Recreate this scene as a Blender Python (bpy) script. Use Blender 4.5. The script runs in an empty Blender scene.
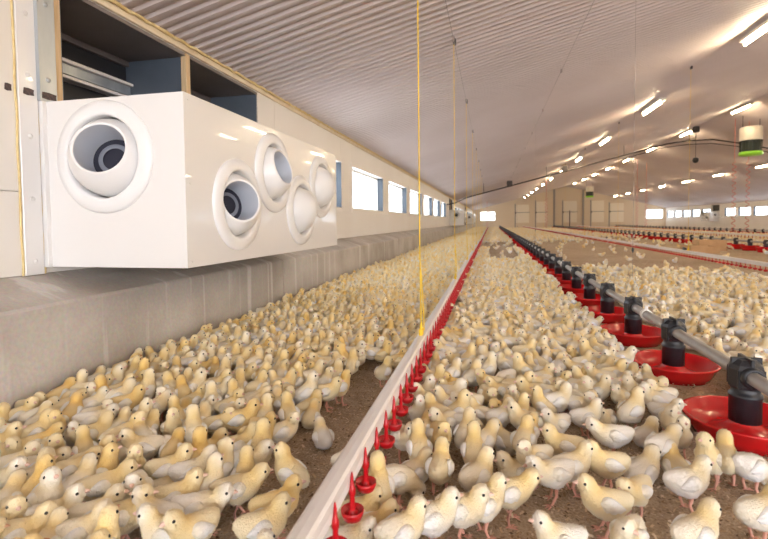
import bpy, math, random
import numpy as np
from mathutils import Vector, Matrix

random.seed(7)
rng = np.random.default_rng(11)
sc = bpy.context.scene
col = sc.collection

# ------------------------------------------------------------------ camera
FPX = 480.0
PSI, PITCH, ROLL, SHY = 0.2195546, math.radians(2.5), -0.010, -0.0344683
CAMZ = 0.73
cam_d = bpy.data.cameras.new('camera')
cam = bpy.data.objects.new('camera', cam_d)
col.objects.link(cam)
cam_d.sensor_fit = 'HORIZONTAL'
cam_d.sensor_width = 36.0
cam_d.lens = FPX / 768 * 36.0
cam_d.shift_y = SHY
cam_d.clip_start = 0.05
cam_d.clip_end = 300
cam_d.dof.use_dof = True
cam_d.dof.focus_distance = 1.9
cam_d.dof.aperture_fstop = 4.5
RM = (Matrix.Rotation(PSI, 3, 'Z') @ Matrix.Rotation(math.pi / 2 - PITCH, 3, 'X') @ Matrix.Rotation(ROLL, 3, 'Z'))
cam.matrix_world = Matrix.Translation((0, 0, CAMZ)) @ RM.to_4x4()
sc.camera = cam

# ------------------------------------------------------------------ world / exposure
w = bpy.data.worlds.new('overcast_sky')
sc.world = w
w.use_nodes = True
bg = w.node_tree.nodes['Background']
bg.inputs[0].default_value = (0.92, 0.95, 1.0, 1)
bg.inputs[1].default_value = 5.0
sc.view_settings.view_transform = 'Standard'
sc.view_settings.look = 'None'
sc.view_settings.gamma = 1
sc.view_settings.use_curve_mapping = False
sc.view_settings.exposure = 0.88
LAMP_STRENGTH = 76.0

# ------------------------------------------------------------------ helpers
def unproject(px, py, z):
    """a place on the height z seen at a pixel of the 768x539 frame"""
    d = RM @ Vector(((px - 384) / FPX, -(py - SHY * 768 - 269.5) / FPX, -1))
    t = (z - CAMZ) / d.z
    return Vector((d.x * t, d.y * t, z))

RMI = np.array(RM.transposed())
def project(P):
    P = np.atleast_2d(np.asarray(P, float)) - np.array([0, 0, CAMZ])
    c = P @ RMI.T
    dep = -c[:, 2]
    ds = np.where(dep > 0.01, dep, 0.01)
    return 384 + FPX * c[:, 0] / ds, 269.5 - FPX * c[:, 1] / ds + SHY * 768, dep

def tag(o, label=None, cat=None, group=None, kind=None):
    if label: o['label'] = label
    if cat: o['category'] = cat
    if group: o['group'] = group
    if kind: o['kind'] = kind
    return o

def empty(name, loc=(0, 0, 0), rz=0.0):
    o = bpy.data.objects.new(name, None)
    o.empty_display_size = 0.05
    col.objects.link(o)
    o.location = loc
    o.rotation_euler = (0, 0, rz)
    return o

def put(name, me, parent=None, loc=(0, 0, 0)):
    o = bpy.data.objects.new(name, me)
    col.objects.link(o)
    if parent is not None: o.parent = parent
    o.location = loc
    return o

class MB:
    def __init__(s): s.v = []; s.f = []; s.sm = []
    def add(s, vs, fs, smooth=False):
        b = len(s.v)
        s.v += [tuple(p) for p in vs]
        s.f += [tuple(i + b for i in f) for f in fs]
        s.sm += [smooth] * len(fs)
        return s
    def box(s, x0, x1, y0, y1, z0, z1, bev=0.0):
        if bev <= 0:
            vs = [(x0, y0, z0), (x1, y0, z0), (x1, y1, z0), (x0, y1, z0), (x0, y0, z1), (x1, y0, z1), (x1, y1, z1), (x0, y1, z1)]
            return s.add(vs, [(3, 2, 1, 0), (4, 5, 6, 7), (0, 1, 5, 4), (1, 2, 6, 5), (2, 3, 7, 6), (3, 0, 4, 7)])
        b = bev; vs = []; idx = {}
        for i, X in enumerate((x0, x1)):
            for j, Y in enumerate((y0, y1)):
                for k, Z in enumerate((z0, z1)):
                    dx, dy, dz = (b if i == 0 else -b), (b if j == 0 else -b), (b if k == 0 else -b)
                    for a, p in (('x', (X, Y + dy, Z + dz)), ('y', (X + dx, Y, Z + dz)), ('z', (X + dx, Y + dy, Z))):
                        idx[(i, j, k, a)] = len(vs); vs.append(p)
        fs = []
        for i in (0, 1):
            q = [idx[(i, 0, 0, 'x')], idx[(i, 1, 0, 'x')], idx[(i, 1, 1, 'x')], idx[(i, 0, 1, 'x')]]; fs.append(q if i else q[::-1])
            q = [idx[(0, i, 0, 'y')], idx[(0, i, 1, 'y')], idx[(1, i, 1, 'y')], idx[(1, i, 0, 'y')]]; fs.append(q if i else q[::-1])
            q = [idx[(0, 0, i, 'z')], idx[(1, 0, i, 'z')], idx[(1, 1, i, 'z')], idx[(0, 1, i, 'z')]]; fs.append(q if i else q[::-1])
        for i in (0, 1):
            for j in (0, 1):
                q = [idx[(i, j, 0, 'x')], idx[(i, j, 1, 'x')], idx[(i, j, 1, 'y')], idx[(i, j, 0, 'y')]]; fs.append(q if i == j else q[::-1])
                q = [idx[(i, 0, j, 'x')], idx[(i, 1, j, 'x')], idx[(i, 1, j, 'z')], idx[(i, 0, j, 'z')]]; fs.append(q[::-1] if i == j else q)
                q = [idx[(0, i, j, 'y')], idx[(1, i, j, 'y')], idx[(1, i, j, 'z')], idx[(0, i, j, 'z')]]; fs.append(q if i == j else q[::-1])
                for k in (0, 1):
                    t = [idx[(i, j, k, a)] for a in 'xyz']
                    fs.append(t if (i + j + k) % 2 == 1 else t[::-1])
        return s.add(vs, fs)
    def tube(s, pts, r, n=8, cap=True, smooth=True):
        pts = [Vector(p) for p in pts]
        rs = r if isinstance(r, (list, tuple)) else [r] * len(pts)
        vs = []; fs = []
        up = Vector((0, 0, 1))
        for i, p in enumerate(pts):
            t = (pts[min(i + 1, len(pts) - 1)] - pts[max(i - 1, 0)]).normalized()
            a = up if abs(t.z) < 0.95 else Vector((1, 0, 0))
            u = t.cross(a).normalized(); v = u.cross(t).normalized()
            for k in range(n):
                an = 2 * math.pi * k / n
                vs.append(p + (u * math.cos(an) + v * math.sin(an)) * rs[i])
        for i in range(len(pts) - 1):
            for k in range(n):
                a, b = i * n + k, i * n + (k + 1) % n
                fs.append((a, a + n, b + n, b))
        s.add(vs, fs, smooth)
        if cap:
            m = len(vs)
            s.add(vs[:n], [tuple(range(n))]); s.add(vs[m - n:], [tuple(range(n))[::-1]])
        return s
    def lathe(s, prof, n=24, center=(0, 0, 0), M=None, smooth=True):
        """profile of (radius, height) turned about local z"""
        vs = []; fs = []; C = Vector(center)
        for (r, z) in prof:
            for k in range(n):
                a = 2 * math.pi * k / n
                p = Vector((r * math.cos(a), r * math.sin(a), z))
                if M is not None: p = M @ p
                vs.append(p + C)
        for i in range(len(prof) - 1):
            for k in range(n):
                a, b = i * n + k, i * n + (k + 1) % n
                fs.append((a, b, b + n, a + n))
        return s.add(vs, fs, smooth)
    def mesh(s, name, mat):
        me = bpy.data.meshes.new(name)
        me.from_pydata(s.v, [], s.f)
        me.polygons.foreach_set('use_smooth', s.sm)
        if mat: me.materials.append(mat)
        me.update()
        return me
    def build(s, name, mat, parent=None, loc=(0, 0, 0)):
        return put(name, s.mesh(name, mat), parent, loc)

def B(*a, **k): return MB().box(*a, **k)

# ------------------------------------------------------------------ materials
def mat(name, c, rough=0.6, metal=0.0, var=None, vscale=5.0, stretch=(1, 1, 1), bump=0.0, bscale=80.0, spec=0.5, emit=None, estr=0.0, sheen=0.0, coat=0.0):
    m = bpy.data.materials.new(name); m.use_nodes = True
    N = m.node_tree.nodes; L = m.node_tree.links
    p = N['Principled BSDF']
    p.inputs['Base Color'].default_value = (*c, 1)
    p.inputs['Roughness'].default_value = rough
    p.inputs['Metallic'].default_value = metal
    p.inputs['Specular IOR Level'].default_value = spec
    p.inputs['Sheen Weight'].default_value = sheen
    p.inputs['Coat Weight'].default_value = coat
    if emit:
        p.inputs['Emission Color'].default_value = (*emit, 1)
        p.inputs['Emission Strength'].default_value = estr
    if var or bump:
        tc = N.new('ShaderNodeTexCoord'); mp = N.new('ShaderNodeMapping')
        mp.inputs['Scale'].default_value = stretch
        L.new(tc.outputs['Object'], mp.inputs['Vector'])
    if var:
        nz = N.new('ShaderNodeTexNoise'); nz.inputs['Scale'].default_value = vscale; nz.inputs['Detail'].default_value = 6
        L.new(mp.outputs[0], nz.inputs['Vector'])
        mx = N.new('ShaderNodeMix'); mx.data_type = 'RGBA'
        mx.inputs[6].default_value = (*c, 1); mx.inputs[7].default_value = (*var, 1)
        rp = N.new('ShaderNodeMapRange'); rp.inputs[1].default_value = 0.35; rp.inputs[2].default_value = 0.7
        L.new(nz.outputs[0], rp.inputs[0]); L.new(rp.outputs[0], mx.inputs[0])
        L.new(mx.outputs[2], p.inputs['Base Color'])
    if bump:
        nb = N.new('ShaderNodeTexNoise'); nb.inputs['Scale'].default_value = bscale; nb.inputs['Detail'].default_value = 3
        bp = N.new('ShaderNodeBump'); bp.inputs['Strength'].default_value = bump; bp.inputs['Distance'].default_value = 0.01
        L.new(mp.outputs[0], nb.inputs['Vector']); L.new(nb.outputs[0], bp.inputs['Height']); L.new(bp.outputs[0], p.inputs['Normal'])
    return m

M_panel = mat('cream_wall_panel', (0.81, 0.77, 0.725), 0.45, var=(0.78, 0.73, 0.68), vscale=1.5)
M_ceil = mat('white_profiled_sheet', (0.63, 0.555, 0.545), 0.46, var=(0.57, 0.49, 0.475), vscale=0.6, spec=0.32)
M_trim = mat('tan_eave_trim', (0.80, 0.68, 0.50), 0.55, var=(0.70, 0.56, 0.38), vscale=8)
M_foam = mat('yellow_foam_bead', (0.80, 0.64, 0.34), 0.8, var=(0.68, 0.50, 0.22), vscale=30)
M_boxw = mat('white_gloss_grp', (0.80, 0.78, 0.765), 0.22, var=(0.78, 0.755, 0.735), vscale=1.2, coat=0.3)
M_nozz = mat('white_plastic', (0.84, 0.83, 0.83), 0.3)
M_bore = mat('grey_plastic_bore', (0.62, 0.65, 0.72), 0.4)
M_rim = mat('grey_damper_rim', (0.20, 0.21, 0.25), 0.4)
M_dark = mat('black_bore_shade', (0.015, 0.015, 0.03), 0.6)  # near-black colour standing in for the shade inside the nozzle bores
M_steel = mat('blue_grey_steel', (0.15, 0.18, 0.225), 0.35, 0.3, var=(0.115, 0.14, 0.18), vscale=3)
M_jamb = mat('dark_blue_jamb', (0.05, 0.062, 0.08), 0.45, 0.1)
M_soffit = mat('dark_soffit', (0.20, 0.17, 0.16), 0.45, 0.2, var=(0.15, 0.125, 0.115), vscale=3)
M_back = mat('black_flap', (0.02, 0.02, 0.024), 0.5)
M_galv = mat('galvanised_steel', (0.55, 0.59, 0.62), 0.38, 0.7, var=(0.42, 0.46, 0.50), vscale=9, stretch=(1, 1, 0.3))
M_alu = mat('aluminium_rail', (0.84, 0.81, 0.80), 0.38, 0.1, var=(0.77, 0.73, 0.72), vscale=4, stretch=(6, 0.6, 6))
M_pipew = mat('white_pvc', (0.82, 0.79, 0.78), 0.35)
M_wood = mat('raw_wood_edge', (0.68, 0.50, 0.30), 0.7, var=(0.55, 0.38, 0.2), vscale=10, stretch=(8, 8, 0.6))
M_tape = mat('black_tape', (0.04, 0.03, 0.035), 0.5, var=(0.12, 0.07, 0.06), vscale=90)
M_screw = mat('screw_cap', (0.70, 0.68, 0.66), 0.4)
M_red = mat('red_plastic', (0.62, 0.006, 0.010), 0.25, coat=0.2)
M_redd = mat('red_nipple_plastic', (0.50, 0.006, 0.012), 0.3)
M_blk = mat('black_plastic', (0.022, 0.023, 0.028), 0.38, bump=0.05, bscale=60)
M_pipe = mat('grey_feed_pipe', (0.42, 0.41, 0.40), 0.45, 0.15, var=(0.36, 0.34, 0.32), vscale=20, stretch=(4, 1, 4))
M_yel = mat('yellow_cord', (0.85, 0.56, 0.03), 0.6)
M_whc = mat('white_cord', (0.78, 0.76, 0.72), 0.6)
M_coil = mat('red_coiled_hose', (0.66, 0.20, 0.15), 0.4)
M_winch = mat('dull_winch_cable', (0.33, 0.28, 0.26), 0.5)
M_lampw = mat('lamp_housing', (0.8, 0.77, 0.7), 0.4)
M_tube = mat('lit_fluorescent_tube', (1, 1, 1), 0.3, emit=(1.0, 0.80, 0.51), estr=LAMP_STRENGTH)
M_green = mat('green_ring', (0.30, 0.72, 0.05), 0.4)
M_grille = mat('dark_grille', (0.03, 0.04, 0.03), 0.5)
M_cream = mat('cream_housing', (0.78, 0.70, 0.58), 0.4)
M_cond = mat('dark_conduit', (0.06, 0.05, 0.05), 0.5)
M_card = mat('cardboard', (0.62, 0.40, 0.22), 0.8, var=(0.54, 0.33, 0.17), vscale=6)
M_cardp = mat('pale_chick_paper', (0.72, 0.50, 0.32), 0.8)
M_door = mat('white_door_panel', (0.86, 0.77, 0.63), 0.4)
M_post = mat('grey_post', (0.33, 0.30, 0.27), 0.5)
M_end = mat('beige_end_wall', (0.74, 0.61, 0.45), 0.5)
M_frame = mat('white_window_frame', (0.86, 0.82, 0.76), 0.35)
M_eye = mat('black_eye', (0.012, 0.010, 0.010), 0.12)
M_beak = mat('pink_beak', (0.78, 0.52, 0.42), 0.45)
M_leg = mat('pink_leg', (0.70, 0.36, 0.28), 0.5)

def concrete():
    m = mat('concrete', (0.42, 0.37, 0.32), 0.85)
    N = m.node_tree.nodes; L = m.node_tree.links; p = N['Principled BSDF']
    tc = N.new('ShaderNodeTexCoord')
    n1 = N.new('ShaderNodeTexNoise'); n1.inputs['Scale'].default_value = 2.2; n1.inputs['Detail'].default_value = 8
    mp = N.new('ShaderNodeMapping'); mp.inputs['Scale'].default_value = (3, 9, 0.35)
    n2 = N.new('ShaderNodeTexNoise'); n2.inputs['Scale'].default_value = 1.2; n2.inputs['Detail'].default_value = 3
    n3 = N.new('ShaderNodeTexNoise'); n3.inputs['Scale'].default_value = 60; n3.inputs['Detail'].default_value = 4
    L.new(tc.outputs['Object'], n1.inputs[0]); L.new(tc.outputs['Object'], mp.inputs[0]); L.new(mp.outputs[0], n2.inputs[0]); L.new(tc.outputs['Object'], n3.inputs[0])
    r1 = N.new('ShaderNodeValToRGB'); r1.color_ramp.elements[0].position = 0.3; r1.color_ramp.elements[1].position = 0.72
    r1.color_ramp.elements[0].color = (0.44, 0.385, 0.335, 1); r1.color_ramp.elements[1].color = (0.68, 0.63, 0.585, 1)
    L.new(n1.outputs[0], r1.inputs[0])
    r2 = N.new('ShaderNodeMapRange'); r2.inputs[1].default_value = 0.56; r2.inputs[2].default_value = 0.64; r2.inputs[4].default_value = 0.7
    L.new(n2.outputs[0], r2.inputs[0])
    mx = N.new('ShaderNodeMix'); mx.data_type = 'RGBA'; mx.inputs[7].default_value = (0.78, 0.75, 0.72, 1)
    L.new(r2.outputs[0], mx.inputs[0]); L.new(r1.outputs[0], mx.inputs[6])
    m3 = N.new('ShaderNodeMix'); m3.data_type = 'RGBA'; m3.blend_type = 'MULTIPLY'; m3.inputs[0].default_value = 0.35
    L.new(mx.outputs[2], m3.inputs[6]); L.new(n3.outputs[1], m3.inputs[7]); L.new(m3.outputs[2], p.inputs['Base Color'])
    bp = N.new('ShaderNodeBump'); bp.inputs['Strength'].default_value = 0.25; bp.inputs['Distance'].default_value = 0.01
    L.new(n3.outputs[0], bp.inputs['Height']); L.new(bp.outputs[0], p.inputs['Normal'])
    return m
M_conc = concrete()

def litter():
    m = mat('wood_shaving_litter', (0.3, 0.2, 0.12), 0.95)
    N = m.node_tree.nodes; L = m.node_tree.links; p = N['Principled BSDF']
    tc = N.new('ShaderNodeTexCoord')
    def noise(s, d=6):
        n = N.new('ShaderNodeTexNoise'); n.inputs['Scale'].default_value = s; n.inputs['Detail'].default_value = d
        L.new(tc.outputs['Object'], n.inputs[0]); return n
    a = noise(1.3, 5); b = noise(16, 6); c = noise(140, 3)
    r = N.new('ShaderNodeValToRGB'); e = r.color_ramp.elements
    e[0].position = 0.30; e[0].color = (0.18, 0.13, 0.085, 1)
    e[1].position = 0.74; e[1].color = (0.70, 0.57, 0.43, 1)
    x = e.new(0.5); x.color = (0.44, 0.325, 0.22, 1)
    ad = N.new('ShaderNodeMath'); ad.operation = 'MULTIPLY_ADD'; ad.inputs[1].default_value = 0.5
    ad2 = N.new('ShaderNodeMath'); ad2.operation = 'MULTIPLY_ADD'; ad2.inputs[1].default_value = 0.35
    ad3 = N.new('ShaderNodeMath'); ad3.operation = 'MULTIPLY'; ad3.inputs[1].default_value = 0.22
    L.new(a.outputs[0], ad3.inputs[0]); L.new(b.outputs[0], ad2.inputs[0]); L.new(ad3.outputs[0], ad2.inputs[2])
    L.new(c.outputs[0], ad.inputs[0]); L.new(ad2.outputs[0], ad.inputs[2]); L.new(ad.outputs[0], r.inputs[0])
    L.new(r.outputs[0], p.inputs['Base Color'])
    bp = N.new('ShaderNodeBump'); bp.inputs['Strength'].default_value = 0.8; bp.inputs['Distance'].default_value = 0.02
    L.new(ad.outputs[0], bp.inputs['Height']); L.new(bp.outputs[0], p.inputs['Normal'])
    return m
M_lit = litter()

def glass():
    m = bpy.data.materials.new('window_glass'); m.use_nodes = True
    N = m.node_tree.nodes; L = m.node_tree.links
    N.remove(N['Principled BSDF'])
    t = N.new('ShaderNodeBsdfTransparent'); t.inputs[0].default_value = (0.9, 0.93, 0.95, 1)
    g = N.new('ShaderNodeBsdfGlossy'); g.inputs['Roughness'].default_value = 0.03
    mx = N.new('ShaderNodeMixShader')
    mx.inputs[0].default_value = 0.08
    L.new(t.outputs[0], mx.inputs[1]); L.new(g.outputs[0], mx.inputs[2])
    L.new(mx.outputs[0], N['Material Output'].inputs[0])
    return m
M_glass = glass()

def down():
    m = mat('chick_down', (0.8, 0.7, 0.5), 0.85, spec=0.15, sheen=0.25, bump=0.5, bscale=260)
    N = m.node_tree.nodes; L = m.node_tree.links; p = N['Principled BSDF']
    at = N.new('ShaderNodeAttribute'); at.attribute_name = 'Col'
    oi = N.new('ShaderNodeObjectInfo')
    mx = N.new('ShaderNodeMix'); mx.data_type = 'RGBA'; mx.blend_type = 'MULTIPLY'; mx.inputs[0].default_value = 1
    L.new(at.outputs['Color'], mx.inputs[6]); L.new(oi.outputs['Color'], mx.inputs[7]); L.new(mx.outputs[2], p.inputs['Base Color'])
    p.inputs['Subsurface Weight'].default_value = 0.0
    return m
M_down = down()

# ------------------------------------------------------------------ hall dimensions
XW, XR, RIDGE = -1.95, 17.35, 7.7
EAVE, SLOPE = 1.89, 0.25
Y0, Y1 = -4.5, 54.0
def zc(x): return EAVE + SLOPE * ((x - XW) if x < RIDGE else (2 * RIDGE - x - XW))
XP, ZP = -1.68, 0.425          # concrete plinth face and its top edge
ZL = 0.515                     # where the sloping ledge meets the wall

# floor
fl = MB().box(XW - 0.3, XR + 0.3, Y0 - 1, Y1 + 0.3, -0.15, 0.0).build('floor', M_lit)
tag(fl, 'brown wood shaving litter covering the whole hall floor', kind='structure')

# ceiling: profiled sheet, ribs running from eave to ridge
def corrugated(xa, xb):
    pitch, h = 0.095, 0.020
    m = MB(); n = int((Y1 - Y0) / pitch)
    vs = []; fs = []
    prof = [(0.0, 0), (0.30, 0), (0.42, h), (0.86, h), (0.98, 0)]
    for i in range(n):
        for (t, dz) in prof:
            y = Y0 + (i + t) * pitch
            for x in (xa, xb):
                vs.append((x, y, zc(x) + dz))
    k = len(vs) // 2
    for i in range(k - 1):
        a = 2 * i
        fs.append((a, a + 1, a + 3, a + 2))
    m.add(vs, fs)
    return m
c1 = corrugated(XW - 0.05, RIDGE).build('ceiling', M_ceil); tag(c1, 'white ribbed sheet ceiling slope over the left half of the hall', kind='structure')
c2 = corrugated(RIDGE, XR + 0.05).build('ceiling', M_ceil); tag(c2, 'white ribbed sheet ceiling slope falling to the far right wall', kind='structure')
ro = MB()
for xa, xb in ((XW - 0.4, RIDGE), (RIDGE, XR + 0.4)):
    ro.add([(xa, Y0, zc(xa) + 0.06), (xb, Y0, zc(xb) + 0.06), (xb, Y1 + 0.2, zc(xb) + 0.06), (xa, Y1 + 0.2, zc(xa) + 0.06),
            (xa, Y0, zc(xa) + 0.16), (xb, Y0, zc(xb) + 0.16), (xb, Y1 + 0.2, zc(xb) + 0.16), (xa, Y1 + 0.2, zc(xa) + 0.16)],
           [(0, 1, 2, 3), (4, 5, 6, 7), (0, 1, 5, 4), (2, 3, 7, 6), (1, 2, 6, 5), (0, 3, 7, 4)])
tag(ro.build('roof', M_galv), 'roof slab above the ribbed ceiling', kind='structure')

# walls with openings -----------------------------------------------------------
WT = 0.14
SILL, HEAD = 0.92, 1.53
WIN_L = [(4.15 + 2.53 * k, 6.15 + 2.53 * k) for k in range(7)] + [(26.2 + 2.53 * k, 28.2 + 2.53 * k) for k in range(4)] + [(40.2 + 2.53 * k, 42.2 + 2.53 * k) for k in range(5)]
VENT_L = [(1.875, 3.82), (23.1, 25.0), (37.2, 39.1)]
VZ0, VZ1 = 1.02, 1.845
OPEN_L = sorted([(a, b, SILL, HEAD) for a, b in WIN_L] + [(a, b, VZ0, VZ1) for a, b in VENT_L])

def wall_side(name, sx, x_in, openings, ya, yb, label, zb=ZL):
    """insulated panels, each a piece of its own, round the openings"""
    root = empty(name, (x_in, ya, 0))
    tag(root, label, kind='structure')
    xa, xb = (x_in - WT, x_in) if sx < 0 else (x_in, x_in + WT)
    J = 0.0025
    def pan(y0, y1, z0, z1):
        if y1 - y0 < 0.02 or z1 - z0 < 0.02: return
        B(xa, xb, y0 + J / 2, y1 - J / 2, z0 + J / 2, z1 - J / 2, bev=0.003).build('wall_panel', M_panel, root).matrix_parent_inverse = Matrix.Translation((-x_in, -ya, 0))
    zs = 0.875
    y = ya
    while y < yb - 0.01:                      # lower course
        nx = min(y + 5.06, yb)
        pan(y, nx, zb, zs); y = nx
    y = ya
    for (a, b, z0, z1) in openings:
        pan(y, a, zs, EAVE + 0.04)
        pan(a, b, zs, z0)
        pan(a, b, z1, EAVE + 0.04)
        y = b
    pan(y, yb, zs, EAVE + 0.04)
    return root
wl = wall_side('wall_left', -1, XW, OPEN_L, Y0, Y1, 'cream insulated panel wall with windows behind the white vent box')

def window(i, sx, x_in, a, b, label):
    r = empty('window_%d' % i, (x_in, (a + b) / 2, SILL))
    tag(r, label, kind='structure')
    inv = Matrix.Translation((-x_in, -(a + b) / 2, -SILL))
    def p(mb, name, m, par=r):
        o = mb.build(name, m, par); o.matrix_parent_inverse = inv if par is r else Matrix(); return o
    s = sx
    def bx(xa, xb, *k): return B(min(xa, xb), max(xa, xb), *k)
    xo = x_in + s * WT * 0.92; xi = x_in - s * 0.008
    m = MB()
    for q in (bx(x_in, xi, a - 0.05, b + 0.05, HEAD, HEAD + 0.05), bx(x_in, xi, a - 0.05, b + 0.05, SILL - 0.05, SILL), bx(x_in, xi, a - 0.05, a, SILL, HEAD), bx(x_in, xi, b, b + 0.05, SILL, HEAD)):
        m.add(q.v, q.f)
    p(m, 'window_surround', M_panel)
    m = MB()
    t = 0.035
    for q in (bx(xo - s * 0.03, xo, a, b, HEAD - t, HEAD), bx(xo - s * 0.03, xo, a, b, SILL, SILL + t), bx(xo - s * 0.03, xo, a, a + t, SILL + t, HEAD - t), bx(xo - s * 0.03, xo, b - t, b, SILL + t, HEAD - t)):
        m.add(q.v, q.f)
    p(m, 'window_frame', M_frame)
    p(bx(xo - s * 0.018, xo - s * 0.012, a + t, b - t, SILL + t, HEAD - t), 'pane', M_glass)
    p(bx(x_in - s * 0.004, xo - s * 0.03, b - 0.012, b - 0.001, SILL, HEAD), 'jamb_plate', M_jamb)
    p(bx(x_in - s * 0.004, xo - s * 0.03, a + 0.001, a + 0.012, SILL, HEAD), 'jamb_plate', M_jamb)
    p(bx(x_in - s * 0.004, xo - s * 0.03, a + 0.012, b - 0.012, SILL + 0.001, SILL + 0.01), 'sill_plate', M_frame)
    return r
NUM = ['first', 'second', 'third', 'fourth', 'fifth', 'sixth', 'seventh', 'eighth', 'ninth', 'tenth', 'eleventh', 'twelfth', 'thirteenth', 'fourteenth', 'fifteenth', 'sixteenth', 'seventeenth', 'eighteenth', 'nineteenth']
for _c, _t in (('twenty', 'twentieth'), ('thirty', 'thirtieth'), ('forty', 'fortieth'), ('fifty', 'fiftieth'), ('sixty', 'sixtieth'), ('seventy', 'seventieth')):
    NUM += [_t] + [_c + '-' + q for q in NUM[:9]]
wi = 0
for k, (a, b) in enumerate(WIN_L):
    wi += 1
    window(wi, -1, XW, a, b, 'bright window in the left wall, %s along from the big white vent box' % NUM[k])

# concrete plinth in cast lengths, with recessed joints
pl = empty('wall_plinth', (XP, 0, 0)); tag(pl, 'stained grey concrete plinth along the left wall, sloping ledge on top', kind='structure')
edges = [-4.5, -1.0, 3.69, 8.3, 12.9, 17.5, 22.1, 26.7, 31.3, 35.9, 40.5, 45.1, 49.7, 54.0]
for a, b in zip(edges[:-1], edges[1:]):
    m = MB(); a2, b2 = a + 0.006, b - 0.006
    prof = [(XP, 0.0), (XP, ZP - 0.012), (XP - 0.008, ZP), (XW + 0.0, ZL), (XW - 0.14, ZL), (XW - 0.14, 0.0)]
    n = len(prof)
    vs = [(x, a2, z) for x, z in prof] + [(x, b2, z) for x, z in prof]
    m.add(vs, [tuple(range(n))[::-1], tuple(range(n, 2 * n))] + [(i, (i + 1) % n, (i + 1) % n + n, i + n) for i in range(n)])
    m.build('concrete_panel', M_conc, pl, (0, 0, 0)).matrix_parent_inverse = Matrix.Translation((-XP, 0, 0))
B(XW - 0.13, XP - 0.02, Y0, Y1, 0, ZP - 0.03).build('joint_filler', mat('dark_joint', (0.16, 0.13, 0.11), 0.9), pl).matrix_parent_inverse = Matrix.Translation((-XP, 0, 0))

# eave trim and foam bead
tr = B(XW, XW + 0.018, Y0, Y1, EAVE - 0.040, EAVE + 0.004, bev=0.004).build('trim_1', M_trim); tag(tr, 'tan trim board under the ceiling edge on the left wall', kind='structure')
m = MB()
vs = []
n = int((Y1 - Y0) / 0.05)
pts = [(XW + 0.028 + 0.004 * math.sin(i * 1.7), Y0 + i * 0.05, EAVE + 0.002 + 0.003 * math.sin(i * 2.3)) for i in range(n)]
m.tube(pts, [0.010 + 0.003 * random.random() for _ in pts], n=5)
o = m.build('trim_2', M_foam); tag(o, 'yellow foam bead sealing the ribbed ceiling edge', kind='structure')

# ---------------------------------------------------------------- end wall
ew = empty('wall_far', (0, Y1, 0)); tag(ew, 'pale gable end wall of the hall with doors', kind='structure')
def gable(y, t, holes=()):
    m = MB()
    xs = sorted(set([XW - 0.14, RIDGE, XR + 0.14] + [h[0] for h in holes] + [h[1] for h in holes]))
    for xa, xb in zip(xs[:-1], xs[1:]):
        za, zb = zc(xa) + 0.06, zc(xb) + 0.06
        bottoms = [(0.0, None)]
        hs = [h for h in holes if h[0] <= xa + 1e-6 and h[1] >= xb - 1e-6]
        def prism(z0a, z1a, z1b):
            v = [(xa, y, z0a), (xb, y, z0a), (xb, y, z1b), (xa, y, z1a)]
            v += [(p[0], y + t, p[2]) for p in v]
            m.add(v, [(0, 1, 2, 3), (7, 6, 5, 4), (0, 1, 5, 4), (1, 2, 6, 5), (2, 3, 7, 6), (3, 0, 4, 7)])
        if hs:
            if hs[0][2] > 0.01: prism(0, hs[0][2], hs[0][2])
            prism(hs[0][3], za, zb)
        else: prism(0, za, zb)
    return m
far_win = [(-1.15, 0.45, 0.75, 1.75), (15.5, 17.1, 0.80, 1.75)]
g = gable(Y1, 0.15, far_win).build('gable_panel', M_end, ew); g.matrix_parent_inverse = Matrix.Translation((0, -Y1, 0))
for k, (a, b, z0, z1) in enumerate(far_win):
    wi += 1
    r = empty('window_%d' % wi, ((a + b) / 2, Y1, z0)); tag(r, ['bright window at the left end of the far gable wall', 'bright window at the right end of the far gable wall'][k], kind='structure')
    inv = Matrix.Translation((-(a + b) / 2, -Y1, -z0))
    m = MB()
    for q in (B(a, b, Y1 - 0.01, Y1 + 0.05, z1 - 0.05, z1), B(a, b, Y1 - 0.01, Y1 + 0.05, z0, z0 + 0.05), B(a, a + 0.05, Y1 - 0.01, Y1 + 0.05, z0 + .05, z1 - .05), B(b - 0.05, b, Y1 - 0.01, Y1 + 0.05, z0 + .05, z1 - .05), B((a + b) / 2 - 0.03, (a + b) / 2 + 0.03, Y1 - 0.01, Y1 + 0.05, z0 + .05, z1 - .05)): m.add(q.v, q.f)
    m.build('window_frame', M_frame, r).matrix_parent_inverse = inv
    for (p, q) in ((a + 0.05, (a + b) / 2 - 0.03), ((a + b) / 2 + 0.03, b - 0.05)):
        B(p, q, Y1 + 0.02, Y1 + 0.026, z0 + 0.05, z1 - 0.05).build('pane', M_glass, r).matrix_parent_inverse = inv
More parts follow.
